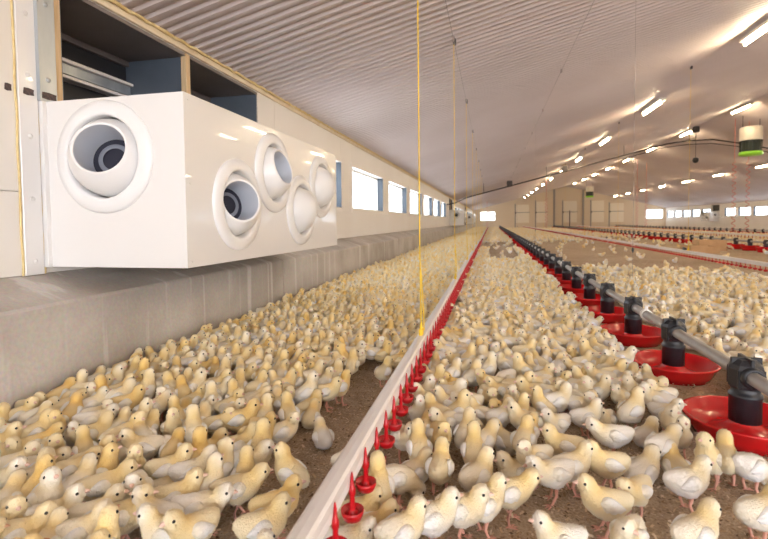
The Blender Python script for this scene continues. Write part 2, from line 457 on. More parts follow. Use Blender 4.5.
for k, (a, b) in enumerate([(2.65, 4.0), (4.75, 5.85), (7.5, 8.85), (10.3, 11.5), (12.1, 13.4)]):
    ztop = 2.75 if k in (1, 2, 3) else 2.45
    r = empty('door_%d' % (k + 1), ((a + b) / 2, Y1, 0)); tag(r, 'pale two-panel shutter door in the far end wall, %s from the left' % NUM[k], kind='structure')
    inv = Matrix.Translation((-(a + b) / 2, -Y1, 0))
    B(a, b, Y1 - 0.06, Y1 - 0.004, 0.5, 1.58, bev=0.01).build('door_panel', M_door, r).matrix_parent_inverse = inv
    B(a, b, Y1 - 0.06, Y1 - 0.004, 1.64, ztop, bev=0.01).build('door_panel', M_door, r).matrix_parent_inverse = inv
    B(a - 0.06, b + 0.06, Y1 - 0.045, Y1 - 0.004, 1.58, 1.64).build('door_rail', M_post, r).matrix_parent_inverse = inv
    B(a - 0.14, a - 0.03, Y1 - 0.05, Y1 - 0.004, 0.0, ztop + 0.1).build('door_jamb', M_post, r).matrix_parent_inverse = inv
    B(a - 0.10, a + 0.02, Y1 - 0.12, Y1 - 0.05, 1.5, 1.66).build('door_latch', M_cond, r).matrix_parent_inverse = inv
for k, x in enumerate((6.55, 9.45)):
    o = B(x - 0.09, x + 0.09, Y1 - 0.2, Y1, 0, zc(x), bev=0.01).build('trim_%d' % (3 + k), M_post); tag(o, ['grey steel column on the far end wall left of the ridge', 'grey steel column on the far end wall right of the ridge'][k], kind='structure')
ss = empty('notice_board', (8.1, Y1 - 0.3, 0)); tag(ss, 'pale notice board on a thin post by far end wall', 'board')
B(7.5, 8.8, -0.02, 0.02, 1.75, 2.7, bev=0.008).build('board', M_door, ss).matrix_parent_inverse = Matrix.Translation((-8.1, 0, 0))
MB().tube([(0, 0.04, 0), (0, 0.04, 2.6)], 0.05).build('post', M_cond, ss)

# wall behind the photographer, with its big service door standing open
bk = gable(Y0 - 0.15, 0.15, [(-1.6, 0.0, 0.0, 1.85), (0.0, 10.0, 0.0, 2.35)]).build('wall_back', M_end); tag(bk, 'end wall behind the viewer with an open service doorway', kind='structure')

# right wall
WIN_R = [(53.6 - 2.05 * k - 1.65, 53.6 - 2.05 * k) for k in range(22) if k != 5]
OPEN_R = sorted([(a, b, SILL, HEAD) for a, b in WIN_R] + [(42.2, 43.6, 1.35, 1.83)])
OPEN_R = [o for o in OPEN_R]
wall_side('wall_right', 1, XR, OPEN_R, Y0, Y1, 'distant cream side wall with a row of small bright windows', zb=0.0)
for k, (a, b) in enumerate(WIN_R):
    wi += 1
    window(wi, 1, XR, a, b, 'small bright window in the distant right wall, %s from the far corner' % NUM[k])

# ---------------------------------------------------------------- air inlet boxes
def orient(d):
    d = Vector(d).normalized()
    return d.to_track_quat('Z', 'Y').to_matrix()

def nozzle(parent, c, face, aim, R=0.22, seg=40, sink=0.03):
    """flange ring, swivel ball with a bore; face = outward direction of the box side"""
    Mf = orient(face); Ma = orient(aim); c = Vector(c)
    k = R / 0.243
    ring = MB().lathe([(0.243 * k, 0.0), (0.2425 * k, 0.007), (0.236 * k, 0.014), (0.215 * k, 0.019), (0.192 * k, 0.023), (0.183 * k, 0.022), (0.178 * k, 0.015), (0.1765 * k, 0.0), (0.176 * k, -0.05)], seg, c, Mf).build('nozzle_ring', M_nozz, parent)
    rb = 0.171 * k; ro = 0.112 * k; a0 = math.asin(ro / rb)
    prof = [(rb * math.sin(a), rb * math.cos(a)) for a in np.linspace(2.6, a0 + 0.05, 24)]
    zo = rb * math.cos(a0)
    prof += [(ro + 0.001, zo + 0.006 * k), (ro - 0.005, zo + 0.007 * k), (ro - 0.009, zo + 0.002)]
    cb = c - Vector(face).normalized() * sink
    MB().lathe(prof, seg, cb, Ma).build('swivel_ball', M_nozz, ring)
    MB().lathe([(ro - 0.009, zo + 0.002), (ro - 0.012, zo - 0.05), (ro - 0.016, zo - 0.16 * k)], seg, cb, Ma).build('bore', M_bore, ring)
    zb = zo - 0.15 * k
    MB().lathe([(ro - 0.016, zb), (0.0005, zb)], seg, cb, Ma).build('bore_shade_disc', M_dark, ring)  # flat black disc, paints the darkness at the end of the bore
    MB().lathe([(0.05 * k, zb + 0.012), (0.062 * k, zb + 0.016), (0.07 * k, zb + 0.010)], seg, cb, Ma).build('damper_rim', M_rim, ring)
    return ring

XB = -1.237
import bmesh
def holed_box(x0, x1, y0, y1, z0, z1, xface, holes_x, holes_y):
    """sheet box whose front side and near end have round holes for the nozzles"""
    bm = bmesh.new()
    def flat(rect, holes, to3):
        es = []
        loops = [rect] + [[(cx_ + r_ * math.cos(2 * math.pi * k / 32), cy_ + r_ * math.sin(2 * math.pi * k / 32)) for k in range(32)] for cx_, cy_, r_ in holes]
        for lp in loops:
            vs = [bm.verts.new(to3(*p)) for p in lp]
            es += [bm.edges.new((vs[i], vs[(i + 1) % len(vs)])) for i in range(len(vs))]
        bmesh.ops.triangle_fill(bm, edges=es, use_beauty=True, use_dissolve=False)
    flat([(y0, z0), (y1, z0), (y1, z1), (y0, z1)], holes_x, lambda a, b: (xface, a, b))
    flat([(x0, z0), (x1, z0), (x1, z1), (x0, z1)], holes_y, lambda a, b: (a, y0, b))
    xo = x0 if abs(xface - x1) < 1e-6 else x1
    for q in ([(xo, y0, z0), (xo, y1, z0), (xo, y1, z1), (xo, y0, z1)], [(x0, y1, z0), (x1, y1, z0), (x1, y1, z1), (x0, y1, z1)],
              [(x0, y0, z0), (x1, y0, z0), (x1, y1, z0), (x0, y1, z0)], [(x0, y0, z1), (x1, y0, z1), (x1, y1, z1), (x0, y1, z1)]):
        bm.faces.new([bm.verts.new(p) for p in q])
    bmesh.ops.remove_doubles(bm, verts=bm.verts, dist=1e-5)
    bmesh.ops.recalc_face_normals(bm, faces=bm.faces)
    me = bpy.data.meshes.new('body'); bm.to_mesh(me); bm.free(); me.materials.append(M_boxw)
    return me
BZ0, BZ1 = 0.545, 1.276
def inlet_box(y0, y1, label, near=False, sx=-1, xw=XW, xb=XB):
    r = empty('air_inlet_box', (xw, (y0 + y1) / 2, BZ0)); tag(r, label, 'vent box', 'white air inlet boxes along the side walls')
    inv = Matrix.Translation((-xw, -(y0 + y1) / 2, -BZ0))
    xa, xc = min(xw, xb), max(xw, xb)
    s = 1 if xb > xw else -1
    fl_ = B(min(xw, xw + s * 0.03), max(xw, xw + s * 0.03), y0 - 0.02, y0, BZ0, BZ1).build('mounting_flange', M_boxw, r); fl_.matrix_parent_inverse = inv
    hold = []
    L = y1 - y0
    aims = [(0.9, -0.50, 0.14), (0.9, -0.05, 0.24), (0.55, 0.95, 0.45), (0.5, 0.95, 0.35)]
    ys = [y0 + 0.42, y0 + 0.83, y0 + 1.23, y0 + 1.62]
    zs = [0.825, 1.02, 0.815, 0.995]
    Rf = 0.228 if near else 0.2
    body = holed_box(xa, xc, y0, y1, BZ0, BZ1, xb, [(y, z, Rf * 0.728) for y, z in zip(ys, zs)], [((xw + xb) / 2 - 0.032 * s, 1.022, 0.243 * 0.728)])
    body = put('body', body, r); body.matrix_parent_inverse = inv
    for y, z, a in zip(ys, zs, aims):
        hold.append(nozzle(r, (xb, y, z), (s, 0, 0), (s * a[0], a[1], a[2]), 0.228 if near else 0.2, 40 if near else 16, 0.055))
    # photographs' near end: one nozzle in the end face
    hold.append(nozzle(r, ((xw + xb) / 2 - 0.032 * s, y0, 1.022), (0, -1, 0), (0.30 if near else 0.1, -0.93, 0.20), 0.243, 48 if near else 16, 0.05))
    for h in hold: h.matrix_parent_inverse = inv
    if near:
        for (x, z) in ((xb - 0.04, BZ1 - 0.03), (xb - 0.03, BZ0 + 0.03), (xb - 0.03, 0.9), (xb - 0.33, BZ1 - 0.06)):
            MB().lathe([(0.0001, -0.004), (0.004, -0.003), (0.005, 0.001)], 8, (x, y0, z), orient((0, -1, 0))).build('screw', M_screw, r).matrix_parent_inverse = inv
        for z in (0.57, 0.9, 1.25):
            MB().lathe([(0.005, 0.001), (0.004, 0.003), (0.0001, 0.004)], 8, (xb, y0 + 0.03, z), orient((1, 0, 0))).build('screw', M_screw, r).matrix_parent_inverse = inv
    return r
inlet_box(1.774, 3.77, 'large white ventilation box with five swivel nozzles on the near left wall', True)
inlet_box(23.1, 25.05, 'small distant white vent box with dark round hole, nearest after the windows')
inlet_box(37.2, 39.1, 'farthest white vent box on the left wall, near the end wall')
inlet_box(42.2, 43.7, 'white vent box among the windows of the distant right wall', sx=1, xw=XR, xb=XR - 0.7)

# shafts behind the wall openings above the boxes
def shaft(ya, yb, label, near=False):
    r = empty('air_shaft', (XW, (ya + yb) / 2, VZ0)); tag(r, label, 'vent opening', 'dark air openings above the vent boxes')
    inv = Matrix.Translation((-XW, -(ya + yb) / 2, -VZ0))
    D = 0.46; xo = XW - D
    def p(mb, name, m):
        o = mb.build(name, m, r); o.matrix_parent_inverse = inv; return o
    ym = (ya + yb) / 2
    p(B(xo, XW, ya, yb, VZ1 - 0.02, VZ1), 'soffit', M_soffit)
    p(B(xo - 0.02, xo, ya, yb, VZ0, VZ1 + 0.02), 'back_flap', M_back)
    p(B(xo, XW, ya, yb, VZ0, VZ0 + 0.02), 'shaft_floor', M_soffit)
    p(B(xo, XW - 0.002, ya, ya + 0.02, VZ0 + 0.02, VZ1 - 0.02), 'side_plate', M_steel)
    p(B(xo, XW - 0.02, ym - 0.010, ym + 0.010, VZ0 + 0.02, VZ1 - 0.02), 'side_plate', M_steel)
    p(B(xo, XW - 0.002, yb - 0.02, yb, VZ0 + 0.02, VZ1 - 0.02), 'side_plate', M_steel)
    p(B(XW - 0.03, XW + 0.006, ym - 0.022, ym + 0.022, VZ0, VZ1), 'wood_post', M_wood)
    if near:
        for (z0, z1, x, mm) in ((1.655, 1.675, 0.06, M_alu), (1.595, 1.655, 0.035, M_galv), (1.56, 1.58, 0.07, M_alu), (1.79, 1.824, 0.03, M_soffit)):
            for (p0, p1) in ((ya, ym - 0.011), (ym + 0.011, yb)):
                p(B(xo, xo + x, p0, p1, z0, z1, bev=0.003), 'flap_rail', mm)
    return r
shaft(VENT_L[0][0], VENT_L[0][1], 'dark two-bay air opening with steel sides above the large white vent box', True)
shaft(VENT_L[1][0], VENT_L[1][1], 'distant dark air opening above the second vent box')
shaft(VENT_L[2][0], VENT_L[2][1], 'distant dark air opening above the farthest left vent box')
B(XR + 0.02, XR + WT + 0.02, 42.2, 43.6, 1.3, 1.83)
o = empty('air_shaft', (XR, 42.9, 1.35)); tag(o, 'dark air opening above the vent box on the distant right wall', 'vent opening', 'dark air openings above the vent boxes')
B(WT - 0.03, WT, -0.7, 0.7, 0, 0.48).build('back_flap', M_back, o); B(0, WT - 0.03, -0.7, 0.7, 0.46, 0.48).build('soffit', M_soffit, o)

# cover strip, galvanised post and tapes at the left edge
t = empty('cover_strip', (XW, 1.706, ZL)); tag(t, 'white cover strip with screws on the wall left of the vent box', 'wall strip')
B(0, 0.012, -0.045, 0.045, 0, EAVE - ZL - 0.08, bev=0.003).build('strip', M_boxw, t)
for z in (0.06, 0.33, 0.6, 0.86, 1.12):
    MB().lathe([(0.011, 0.0), (0.010, 0.004), (0.006, 0.007), (0.0002, 0.008)], 10, (0.012, 0.0, z), orient((1, 0, 0))).build('screw', M_screw, t)
t = empty('steel_post', (XW, 1.792, BZ1)); tag(t, 'galvanised steel channel standing on the vent box corner', 'post')
zt = EAVE - 0.08 - BZ1
m = MB(); m.box(0.0, 0.025, -0.046, 0.046, 0.0, zt, bev=0.003); m.build('channel', M_galv, t)
B(0.025, 0.032, -0.048, -0.040, 0.0, zt).build('folded_lip', M_galv, t)
for z in (0.10, 0.43):
    MB().lathe([(0.012, 0.0), (0.010, 0.004), (0.0002, 0.006)], 10, (0.025, 0.0, z), orient((1, 0, 0))).build('rivet', M_galv, t)
t = B(-0.02, 0.012, -0.020, 0.020, 0.0, zt, bev=0.002).build('wood_edge_board', M_wood, None, (XW + 0.002, 1.858, BZ1)); tag(t, 'bare wooden edge board beside the dark air opening', 'board')
for (y, wd, x, lab) in ((1.625, 0.030, 0.001, 'small black tape patch on the wall panel at far left'), (1.706, 0.05, 0.0125, 'black tape patch on the white cover strip'), (1.792, 0.075, 0.0255, 'black tape patch at the foot of the galvanised channel')):
    t = MB()
    pts = [(-wd / 2, -0.014), (-wd * 0.1, -0.017), (wd / 2, -0.013), (wd * 0.46, 0.0), (wd / 2, 0.012), (0.0, 0.015), (-wd * 0.42, 0.013), (-wd * 0.47, 0.0)]
    n = len(pts)
    t.add([(0, a, b) for a, b in pts] + [(0.0015, a, b) for a, b in pts], [tuple(range(n))[::-1], tuple(range(n, 2 * n))] + [(i, (i + 1) % n, (i + 1) % n + n, i + n) for i in range(n)])
    tag(t.build('tape_patch', M_tape, None, (XW + x, y, 1.305)), lab, 'tape', 'black tape patches')
for (y, z0, z1) in ((1.655, ZL, EAVE - 0.08), (1.757, ZL, BZ1)):
    pts = [(0.004 + 0.001 * math.sin(i * 1.3), 0.002 * math.sin(i * 0.9), (z1 - z0) * i / 30) for i in range(31)]
    tag(MB().tube(pts, 0.005, n=6).build('foam_seam', M_foam, None, (XW, y, z0)), 'thin yellow foam seam %s the white cover strip' % ('left of' if y < 1.7 else 'right of'), 'sealant')

# ---------------------------------------------------------------- lamps
def lamp_proto():
    a = MB(); a.box(-0.07, 0.07, -0.62, 0.62, 0.030, 0.075, bev=0.012)
    hs = a.mesh('housing', M_lampw)
    tb = MB().tube([(0, -0.59, 0), (0, 0.59, 0)], 0.019, n=10).mesh('tube', M_tube)
    cp = MB().box(-0.022, 0.022, -0.015, 0.015, -0.022, 0.04, bev=0.004).mesh('end_cap', M_lampw)
    br = MB().box(-0.012, 0.012, -0.02, 0.02, 0.075, 0.12).mesh('bracket', M_galv)
    return hs, tb, cp, br
LP = lamp_proto()
def lamp(x, y, label):
    r = empty('tube_lamp', (x, y, zc(x) - 0.13)); tag(r, label, 'lamp', 'lit tube lamps in rows under the ceiling')
    put('housing', LP[0], r); put('tube', LP[1], r)
    for s in (-1, 1):
        put('end_cap', LP[2], r, (0, s * 0.605, 0)); put('bracket', LP[3], r, (0, s * 0.4, 0))
rows = [(3.36, 'left ceiling row'), (7.72, 'ridge row'), (12.06, 'right ceiling row')]
for x, rn in rows:
    k = 0
    for i in range(-2, 11):
        y = 6.93 + 4.4 * i + (0.0 if x < 5 else (1.7 if x < 9 else 0.6))
        if y > 52.5: continue
        px, py, dep = project((x, y, zc(x) - 0.13))
        vis = dep[0] > 0.2 and -5 < px[0] < 775 and -5 < py[0] < 545
        if vis:
            k += 1
            lab = 'lit fluorescent tube lamp in the %s, %s from the front' % (rn, NUM[k - 1])
        else:
            lab = 'lit fluorescent tube lamp in the %s, nearer than the frame shows' % rn
        lamp(x, y, lab)

# ---------------------------------------------------------------- feeder lines
def feeder_meshes():
    pan = MB().lathe([(0.06, 0.030), (0.10, 0.016), (0.135, 0.012), (0.158, 0.045), (0.172, 0.066), (0.176, 0.071), (0.182, 0.073), (0.186, 0.070), (0.184, 0.064), (0.176, 0.058), (0.162, 0.030), (0.146, 0.0), (0.0005, 0.0)], 40).mesh('pan', M_red)
    cone = MB().lathe([(0.105, 0.016), (0.07, 0.030), (0.05, 0.045), (0.046, 0.055)], 28).mesh('feed_cone', M_red)
    drop = MB().lathe([(0.040, 0.046), (0.0465, 0.046), (0.0465, 0.135), (0.0485, 0.137), (0.0485, 0.146), (0.042, 0.150), (0.042, 0.178), (0.046, 0.185)], 20).mesh('drop_tube', M_blk)
    tee = MB()
    tee.lathe([(0.0005, 0.168), (0.046, 0.168), (0.052, 0.176), (0.053, 0.232), (0.047, 0.246), (0.030, 0.262), (0.0005, 0.264)], 8, smooth=False)
    tee.lathe([(0.027, -0.060), (0.033, -0.060), (0.036, -0.050), (0.036, 0.050), (0.033, 0.060), (0.027, 0.060)], 16, (0, 0, 0.21), orient((0, 1, 0)))
    tee.box(-0.006, 0.006, -0.046, 0.046, 0.240, 0.270, bev=0.002)
    tee.box(-0.046, 0.046, -0.006, 0.006, 0.240, 0.268, bev=0.002)
    for a in range(4):
        an = math.pi / 4 + a * math.pi / 2
        tee.tube([(0.051 * math.cos(an), 0.051 * math.sin(an), 0.172), (0.051 * math.cos(an), 0.051 * math.sin(an), 0.232)], 0.005, n=6)
    return pan, cone, drop, tee.mesh('tee_housing', M_blk)
FM = feeder_meshes()
def feeder(x, y, label, group, full=True, zs=1.0):
    r = empty('feeder_pan', (x, y, 0.0)); tag(r, label, 'feeder', group)
    put('pan', FM[0], r).scale = (1, 1, zs)
    if full: put('feed_cone', FM[1], r)
    put('drop_tube', FM[2], r); put('tee_housing', FM[3], r)
def feeder_line(x, ys, ya, yb, word):
    o = MB().tube([(0, ya, 0), (0, yb, 0)], 0.0225, n=16).build('feed_pipe', M_pipe, None, (x, 0, 0.21))
    tag(o, 'grey feed pipe running over the %s row of red pans' % word, 'pipe')
    for i, y in enumerate(ys):
        nm = NUM[i] + ' from the front'
        feeder(x, y, 'red feeder pan with black drop tube, %s row, %s' % (word, nm), 'red feeder pans of the %s row' % word, i < 20, 1.0 if word == 'nearest' else 1.6)
X1, X2, X3 = 0.83, 5.75, 11.4
feeder_line(X1, [1.805 + 0.65 * i for i in range(72)], 0.2, 52.0, 'nearest')
feeder_line(X2, [9.2 + 0.65 * i for i in range(60)], 5.0, 52.0, 'middle')
feeder_line(X3, [17.8 + 0.65 * i for i in range(48)], 13.0, 52.0, 'distant')
# clamps and wire hooks on the nearest pipe
for (y, lab) in ((2.86, 'white plastic clamp round the grey feed pipe near second pan'), (6.0, 'pale clamp round the grey feed pipe farther back')):
    r = empty('pipe_clamp', (X1, y, 0.21)); tag(r, lab, 'clamp')
    MB().lathe([(0.0232, -0.012), (0.030, -0.012), (0.030, 0.012), (0.0232, 0.012)], 16, (0, 0, 0), orient((0, 1, 0))).build('band', M_whc, r)
    MB().box(-0.008, 0.008, -0.006, 0.006, 0.028, 0.048, bev=0.002).build('lug', M_whc, r)
for (y, lab) in ((3.13, 'thin white lifting cord over the third pan of the nearest feed pipe'), (9.63, 'thin white lifting cord farther along the nearest feed pipe'), (16.13, 'thin white lifting cord in the distance over nearest feed pipe')):
    r = empty('lifting_cord', (X1, y, 0.272)); tag(r, lab, 'cord')
    MB().tube([(0.03, 0, -0.03), (0.034, 0, 0.05), (0.0, 0, 0.11)], 0.0022, n=6).build('wire_hook', M_whc, r)
    MB().tube([(-0.03, 0, -0.03), (-0.034, 0, 0.05), (0.0, 0, 0.11)], 0.0022, n=6).build('wire_hook', M_whc, r)
    MB().tube([(0, 0, 0.11), (0, 0, zc(X1) - 0.272)], 0.0011, n=6).build('cord', M_winch, r)
    MB().tube([(0, 0, 0.26), (0, 0, 0.275), (0, 0, 0.29)], [0.003, 0.008, 0.003], n=8).build('knot', M_blk, r)

# ---------------------------------------------------------------- drinker lines
def drinker_meshes():
    nip = MB().lathe([(0.0012, 0.095), (0.0035, 0.082), (0.0045, 0.066), (0.0075, 0.060), (0.0075, 0.048), (0.0052, 0.044), (0.006, 0.022), (0.008, 0.012), (0.004, 0.006)], 10).mesh('nipple', M_redd)
    cup = MB().lathe([(0.006, 0.020), (0.011, 0.012), (0.014, 0.003), (0.0195, 0.010), (0.0235, 0.018), (0.0245, 0.018), (0.0235, 0.009), (0.019, -0.002), (0.011, -0.007), (0.0003, -0.008)], 14).mesh('drip_cup', M_redd)
    return nip, cup
DM = drinker_meshes()
def drinker_line(x, ya, yb, ys, n_ind, label, cups=True):
    r = empty('drinker_line', (x, ya, 0)); tag(r, label, 'drinker line', 'white drinker lines with red nipples')
    L = yb - ya
    m = MB()                                    # cap rail, slightly arched
    prof = [(-0.020, 0.196), (-0.021, 0.216), (-0.014, 0.2215), (0.0, 0.2235), (0.014, 0.2215), (0.020, 0.216), (0.019, 0.196)]
    n = len(prof)
    m.add([(a, 0, z) for a, z in prof] + [(a, L, z) for a, z in prof], [tuple(range(n)), tuple(range(n, 2 * n))[::-1]] + [(i, i + n, (i + 1) % n + n, (i + 1) % n) for i in range(n)])
    m.build('cap_rail', M_alu, r)
    B(-0.014, 0.0185, 0, L, 0.172, 0.1955, bev=0.003).build('water_pipe', M_pipew, r)
    rest = MB()
    for i, y in enumerate(ys):
        if i < n_ind:
            nn = put('nipple', DM[0], r, (0.023, y - ya, 0.116))
            if cups: put('drip_cup', DM[1], nn, (0, 0, -0.002))
        else:
            px = 0.023; yy = y - ya
            rest.box(px - 0.007, px + 0.007, yy - 0.007, yy + 0.007, 0.115, 0.195)
            rest.box(px - 0.02, px + 0.02, yy - 0.02, yy + 0.02, 0.10, 0.12)
    if rest.v:
        tag(rest.build('nipple', M_redd, r), kind='stuff')
    return r
XD1, XD2, XD3 = -0.306, 3.1, 8.2
drinker_line(XD1, 0.35, 50, list(np.arange(0.606, 50, 0.111)), 110, 'white rail drinker line with red nipple cups between wall and nearest feeders')
drinker_line(XD2, 4.2, 50, list(np.arange(5.6, 50, 0.115)), 120, 'distant white rail drinker line beyond the bare litter', cups=True)
drinker_line(XD3, 11.0, 50, list(np.arange(14.0, 50, 0.23)), 10, 'farthest white rail drinker line behind the middle feeder row', cups=False)

def yellow_cord(x, y, label, k=1.0):
    r = empty('suspension_cord', (x, y, 0.222)); tag(r, label, 'cord', 'yellow cords holding the drinker lines')
    top = zc(x) - 0.222
    MB().tube([(0, 0, 0.03), (-0.004, 0, 0.4), (-0.006, 0, top - 0.04)], 0.0030 * k, n=6).build('cord', M_yel, r)
    MB().tube([(0.012, 0.01, 0.02), (0.010, 0.004, 0.12), (0.0, 0, 0.30)], 0.0026, n=6).build('return_strand', M_yel, r)
    m = MB().box(-0.009, 0.009, -0.02, 0.02, 0.0, 0.03, bev=0.003); m.tube([(0, 0, 0.03), (0, 0, 0.06)], [0.008, 0.003], n=8)
    m.build('hanger_clip', M_yel, r)
    m = MB().box(-0.012, 0.012, -0.03, 0.03, top - 0.05, top - 0.005, bev=0.004)
    m.build('pulley', M_cond, r)
for i in range(8):
    yellow_cord(XD1, 2.12 + 2.12 * i, 'yellow cord holding up the nearest drinker line, %s from the front' % NUM[i])
for i in range(6):
    yellow_cord(XD2, 8.6 + 4.4 * i, 'yellow cord holding up the drinker line beyond the bare litter, %s from right' % NUM[i], 0.7)
# hook clips on the second line
for i, (y, lab) in enumerate(((8.75, 'small dark valve on the second drinker rail at the right'), (14.2, 'small dark valve on the second drinker rail farther back'))):
    r = empty('rail_valve', (XD2 + 0.0, y, 0.2235)); tag(r, lab, 'valve')
    B(-0.02, 0.02, -0.05, 0.05, 0, 0.035, bev=0.008).build('valve_body', M_blk, r); B(-0.006, 0.006, -0.012, 0.06, 0.035, 0.045, bev=0.002).build('valve_lever', M_blk, r)

# winch cables along the ceiling
for (x, lab) in ((XD1, 'thin dark winch cable under the ceiling above the nearest drinker line'), (X1, 'thin dark winch cable under the ceiling above the nearest feed pipe')):
    r = empty('winch_cable', (x, 2.0, zc(x) - 0.05)); tag(r, lab, 'cable')
    MB().tube([(0, 0, 0), (0, 48, 0)], 0.0025, n=5).build('cable', M_winch, r)
    for k in range(9):
        MB().box(-0.010, 0.010, 2.1 + 2.12 * k - 0.02, 2.1 + 2.12 * k + 0.02, -0.02, 0.02, bev=0.004).build('cable_clamp', M_winch, r)

# coiled hoses
def coil(x, y, label, z0=0.3, r0=0.055):
    top = zc(x) - 0.02
    zz = z0 + 0.62 * (top - z0)
    n = int((zz - z0) / 0.022)
    pts = [(r0 * math.cos(i * 0.75), r0 * math.sin(i * 0.75), z0 + (zz - z0) * i / n) for i in range(n)] + [(0, 0, zz + 0.1), (0, 0, top)]
    o = MB().tube([(p[0], p[1], p[2] - z0) for p in pts], 0.011, n=5).build('coiled_hose', M_coil, None, (x, y, z0))
    tag(o, label, 'hose', 'red coiled hoses hanging to the drinker lines')
coil(XD3, 30.2, 'left of two red coiled hoses hanging at the middle of the hall', r0=0.07)
coil(XD3 + 0.6, 30.6, 'right of two red coiled hoses hanging at the middle of the hall', r0=0.07)
coil(XD3, 18.9, 'left of two red coiled hoses near the right edge')
coil(XD3 + 0.42, 18.9, 'right of two red coiled hoses near the right edge')
coil(XD2, 29.0, 'red coiled hose before the end wall shutter doors', r0=0.07)
coil(XD1, 39.0, 'red coiled hose far down the nearest drinker line', r0=0.10)

# transverse pipe hung below the ceiling
r = empty('hanging_pipe', (RIDGE, 20.6, 0)); tag(r, 'dark pipe hung across the hall under the ceiling', 'pipe')
xs = [-1.85, -1.5, -1.0, -0.3, 0.57, 2.2, 5.1, 6.6, 7.4, 8.2, 9.2, 11, 13, 16, 17.2]
def zp(x): return min(zc(x) - 0.40, 3.74 - 0.03 * abs(x - 7.8)) if x > -1.4 else 1.45 + 0.16 * (x + 1.85)
pts = [(x - RIDGE, 0, zp(x)) for x in xs]
MB().tube(pts, 0.026, n=8).build('pipe', M_cond, r)
MB().tube([(p[0], 0.12, p[2] - 0.12 + 0.02 * math.sin(i * 2)) for i, p in enumerate(pts[6:])], 0.016, n=6).build('cable', M_cond, r)
for x in (-0.3, 2.2, 5.1, 7.4, 11, 13):
    MB().tube([(x - RIDGE, 0, zp(x)), (x - RIDGE, 0, zc(x))], 0.012, n=5).build('hanger', M_cond, r)
for x in (0.75, 2.9):
    B(x - RIDGE - 0.11, x - RIDGE + 0.11, -0.08, 0.08, zp(x) - 0.02, zp(x) + 0.22, bev=0.02).build('motor_box', M_cond, r)
r = empty('sensor', (7.55, 20.4, 2.95)); tag(r, 'small black sensor hanging on a wire below the ridge', 'sensor')
MB().lathe([(0.0005, -0.11), (0.07, -0.09), (0.11, -0.02), (0.10, 0.07), (0.03, 0.10), (0.0005, 0.11)], 14).build('sensor_body', M_blk, r)
MB().tube([(0, 0, 0.1), (0, 0, zc(7.55) - 2.95 - 0.03)], 0.010, n=5).build('wire', M_cond, r)
B(-0.1, 0.1, -0.08, 0.08, zc(7.55) - 2.95 - 0.28, zc(7.55) - 2.95 - 0.05, bev=0.02).build('junction_box', M_cond, r)

def fan(x, y, zb, label):
    r = empty('circulation_fan', (x, y, zb)); tag(r, label, 'fan', 'hanging cylinder fans')
    MB().lathe([(0.31, 0.50), (0.32, 0.52), (0.32, 0.92), (0.29, 0.95), (0.0005, 0.96)], 28).build('housing', M_cream, r)
    MB().lathe([(0.26, 0.14), (0.26, 0.50)], 24).build('inner_drum', M_grille, r)
    for k in range(20):
        a = 2 * math.pi * k / 20
        MB().tube([(0.305 * math.cos(a), 0.305 * math.sin(a), 0.12), (0.305 * math.cos(a), 0.305 * math.sin(a), 0.51)], 0.010, n=4).build('grille_bar', M_grille, r)
    MB().lathe([(0.0005, 0.50), (0.32, 0.50), (0.335, 0.48), (0.32, 0.465)], 28).build('upper_collar', M_grille, r)
    MB().lathe([(0.0005, 0.0), (0.29, 0.0), (0.335, 0.03), (0.34, 0.09), (0.32, 0.13), (0.0005, 0.14)], 28).build('green_base', M_green, r)
    for s in (-1, 1):
        MB().tube([(s * 0.25, 0, 0.94), (s * 0.25, 0, zc(x + s * 0.25) - zb)], 0.012, n=5).build('hanger', M_cond, r)
fan(8.5, 18.5, 2.83, 'hanging white cylinder fan with bright green base, near right edge')
fan(8.6, 46.0, 2.75, 'tiny distant cylinder fan before the far end wall')

# boxes on the litter
def carton(x, y, wx, wy, h, rz, label, full):
    r = empty('carton', (x, y, 0), rz); tag(r, label, 'box', 'cardboard cartons on the litter')
    t = 0.012
    B(-wx / 2, wx / 2, -wy / 2, -wy / 2 + t, 0, h).build('side', M_card, r); B(-wx / 2, wx / 2, wy / 2 - t, wy / 2, 0, h).build('side', M_card, r)
    B(-wx / 2, -wx / 2 + t, -wy / 2 + t, wy / 2 - t, 0, h).build('side', M_card, r); B(wx / 2 - t, wx / 2, -wy / 2 + t, wy / 2 - t, 0, h).build('side', M_card, r)
    B(-wx / 2 + t, wx / 2 - t, -wy / 2 + t, wy / 2 - t, 0.0, t).build('base', M_card, r)
    for s in (-1, 1):
        B(min(0.003 * s, s * (wx / 2 - t)), max(0.003 * s, s * (wx / 2 - t)), -wy / 2 + t, wy / 2 - t, h - 0.03, h - 0.02).build('flap', M_cardp if not full else M_card, r)
carton(4.40, 11.6, 0.58, 0.45, 0.15, 0.1, 'low open cardboard tray behind the second drinker line', False)
carton(4.98, 12.6, 0.56, 0.45, 0.24, -0.05, 'taller brown cardboard box behind the low tray', True)

# ---------------------------------------------------------------- chicks
def catmull(P, n):
    P = np.array(P, float); out = []
    m = len(P)
    for t in np.linspace(0, m - 1, n):
        i = min(int(t), m - 2); f = t - i
        p0, p1, p2, p3 = P[max(i - 1, 0)], P[i], P[i + 1], P[min(i + 2, m - 1)]
        out.append(0.5 * (2 * p1 + (p2 - p0) * f + (2 * p0 - 5 * p1 + 4 * p2 - p3) * f * f + (3 * p1 - p0 - 3 * p2 + p3) * f ** 3))
    return np.array(out)

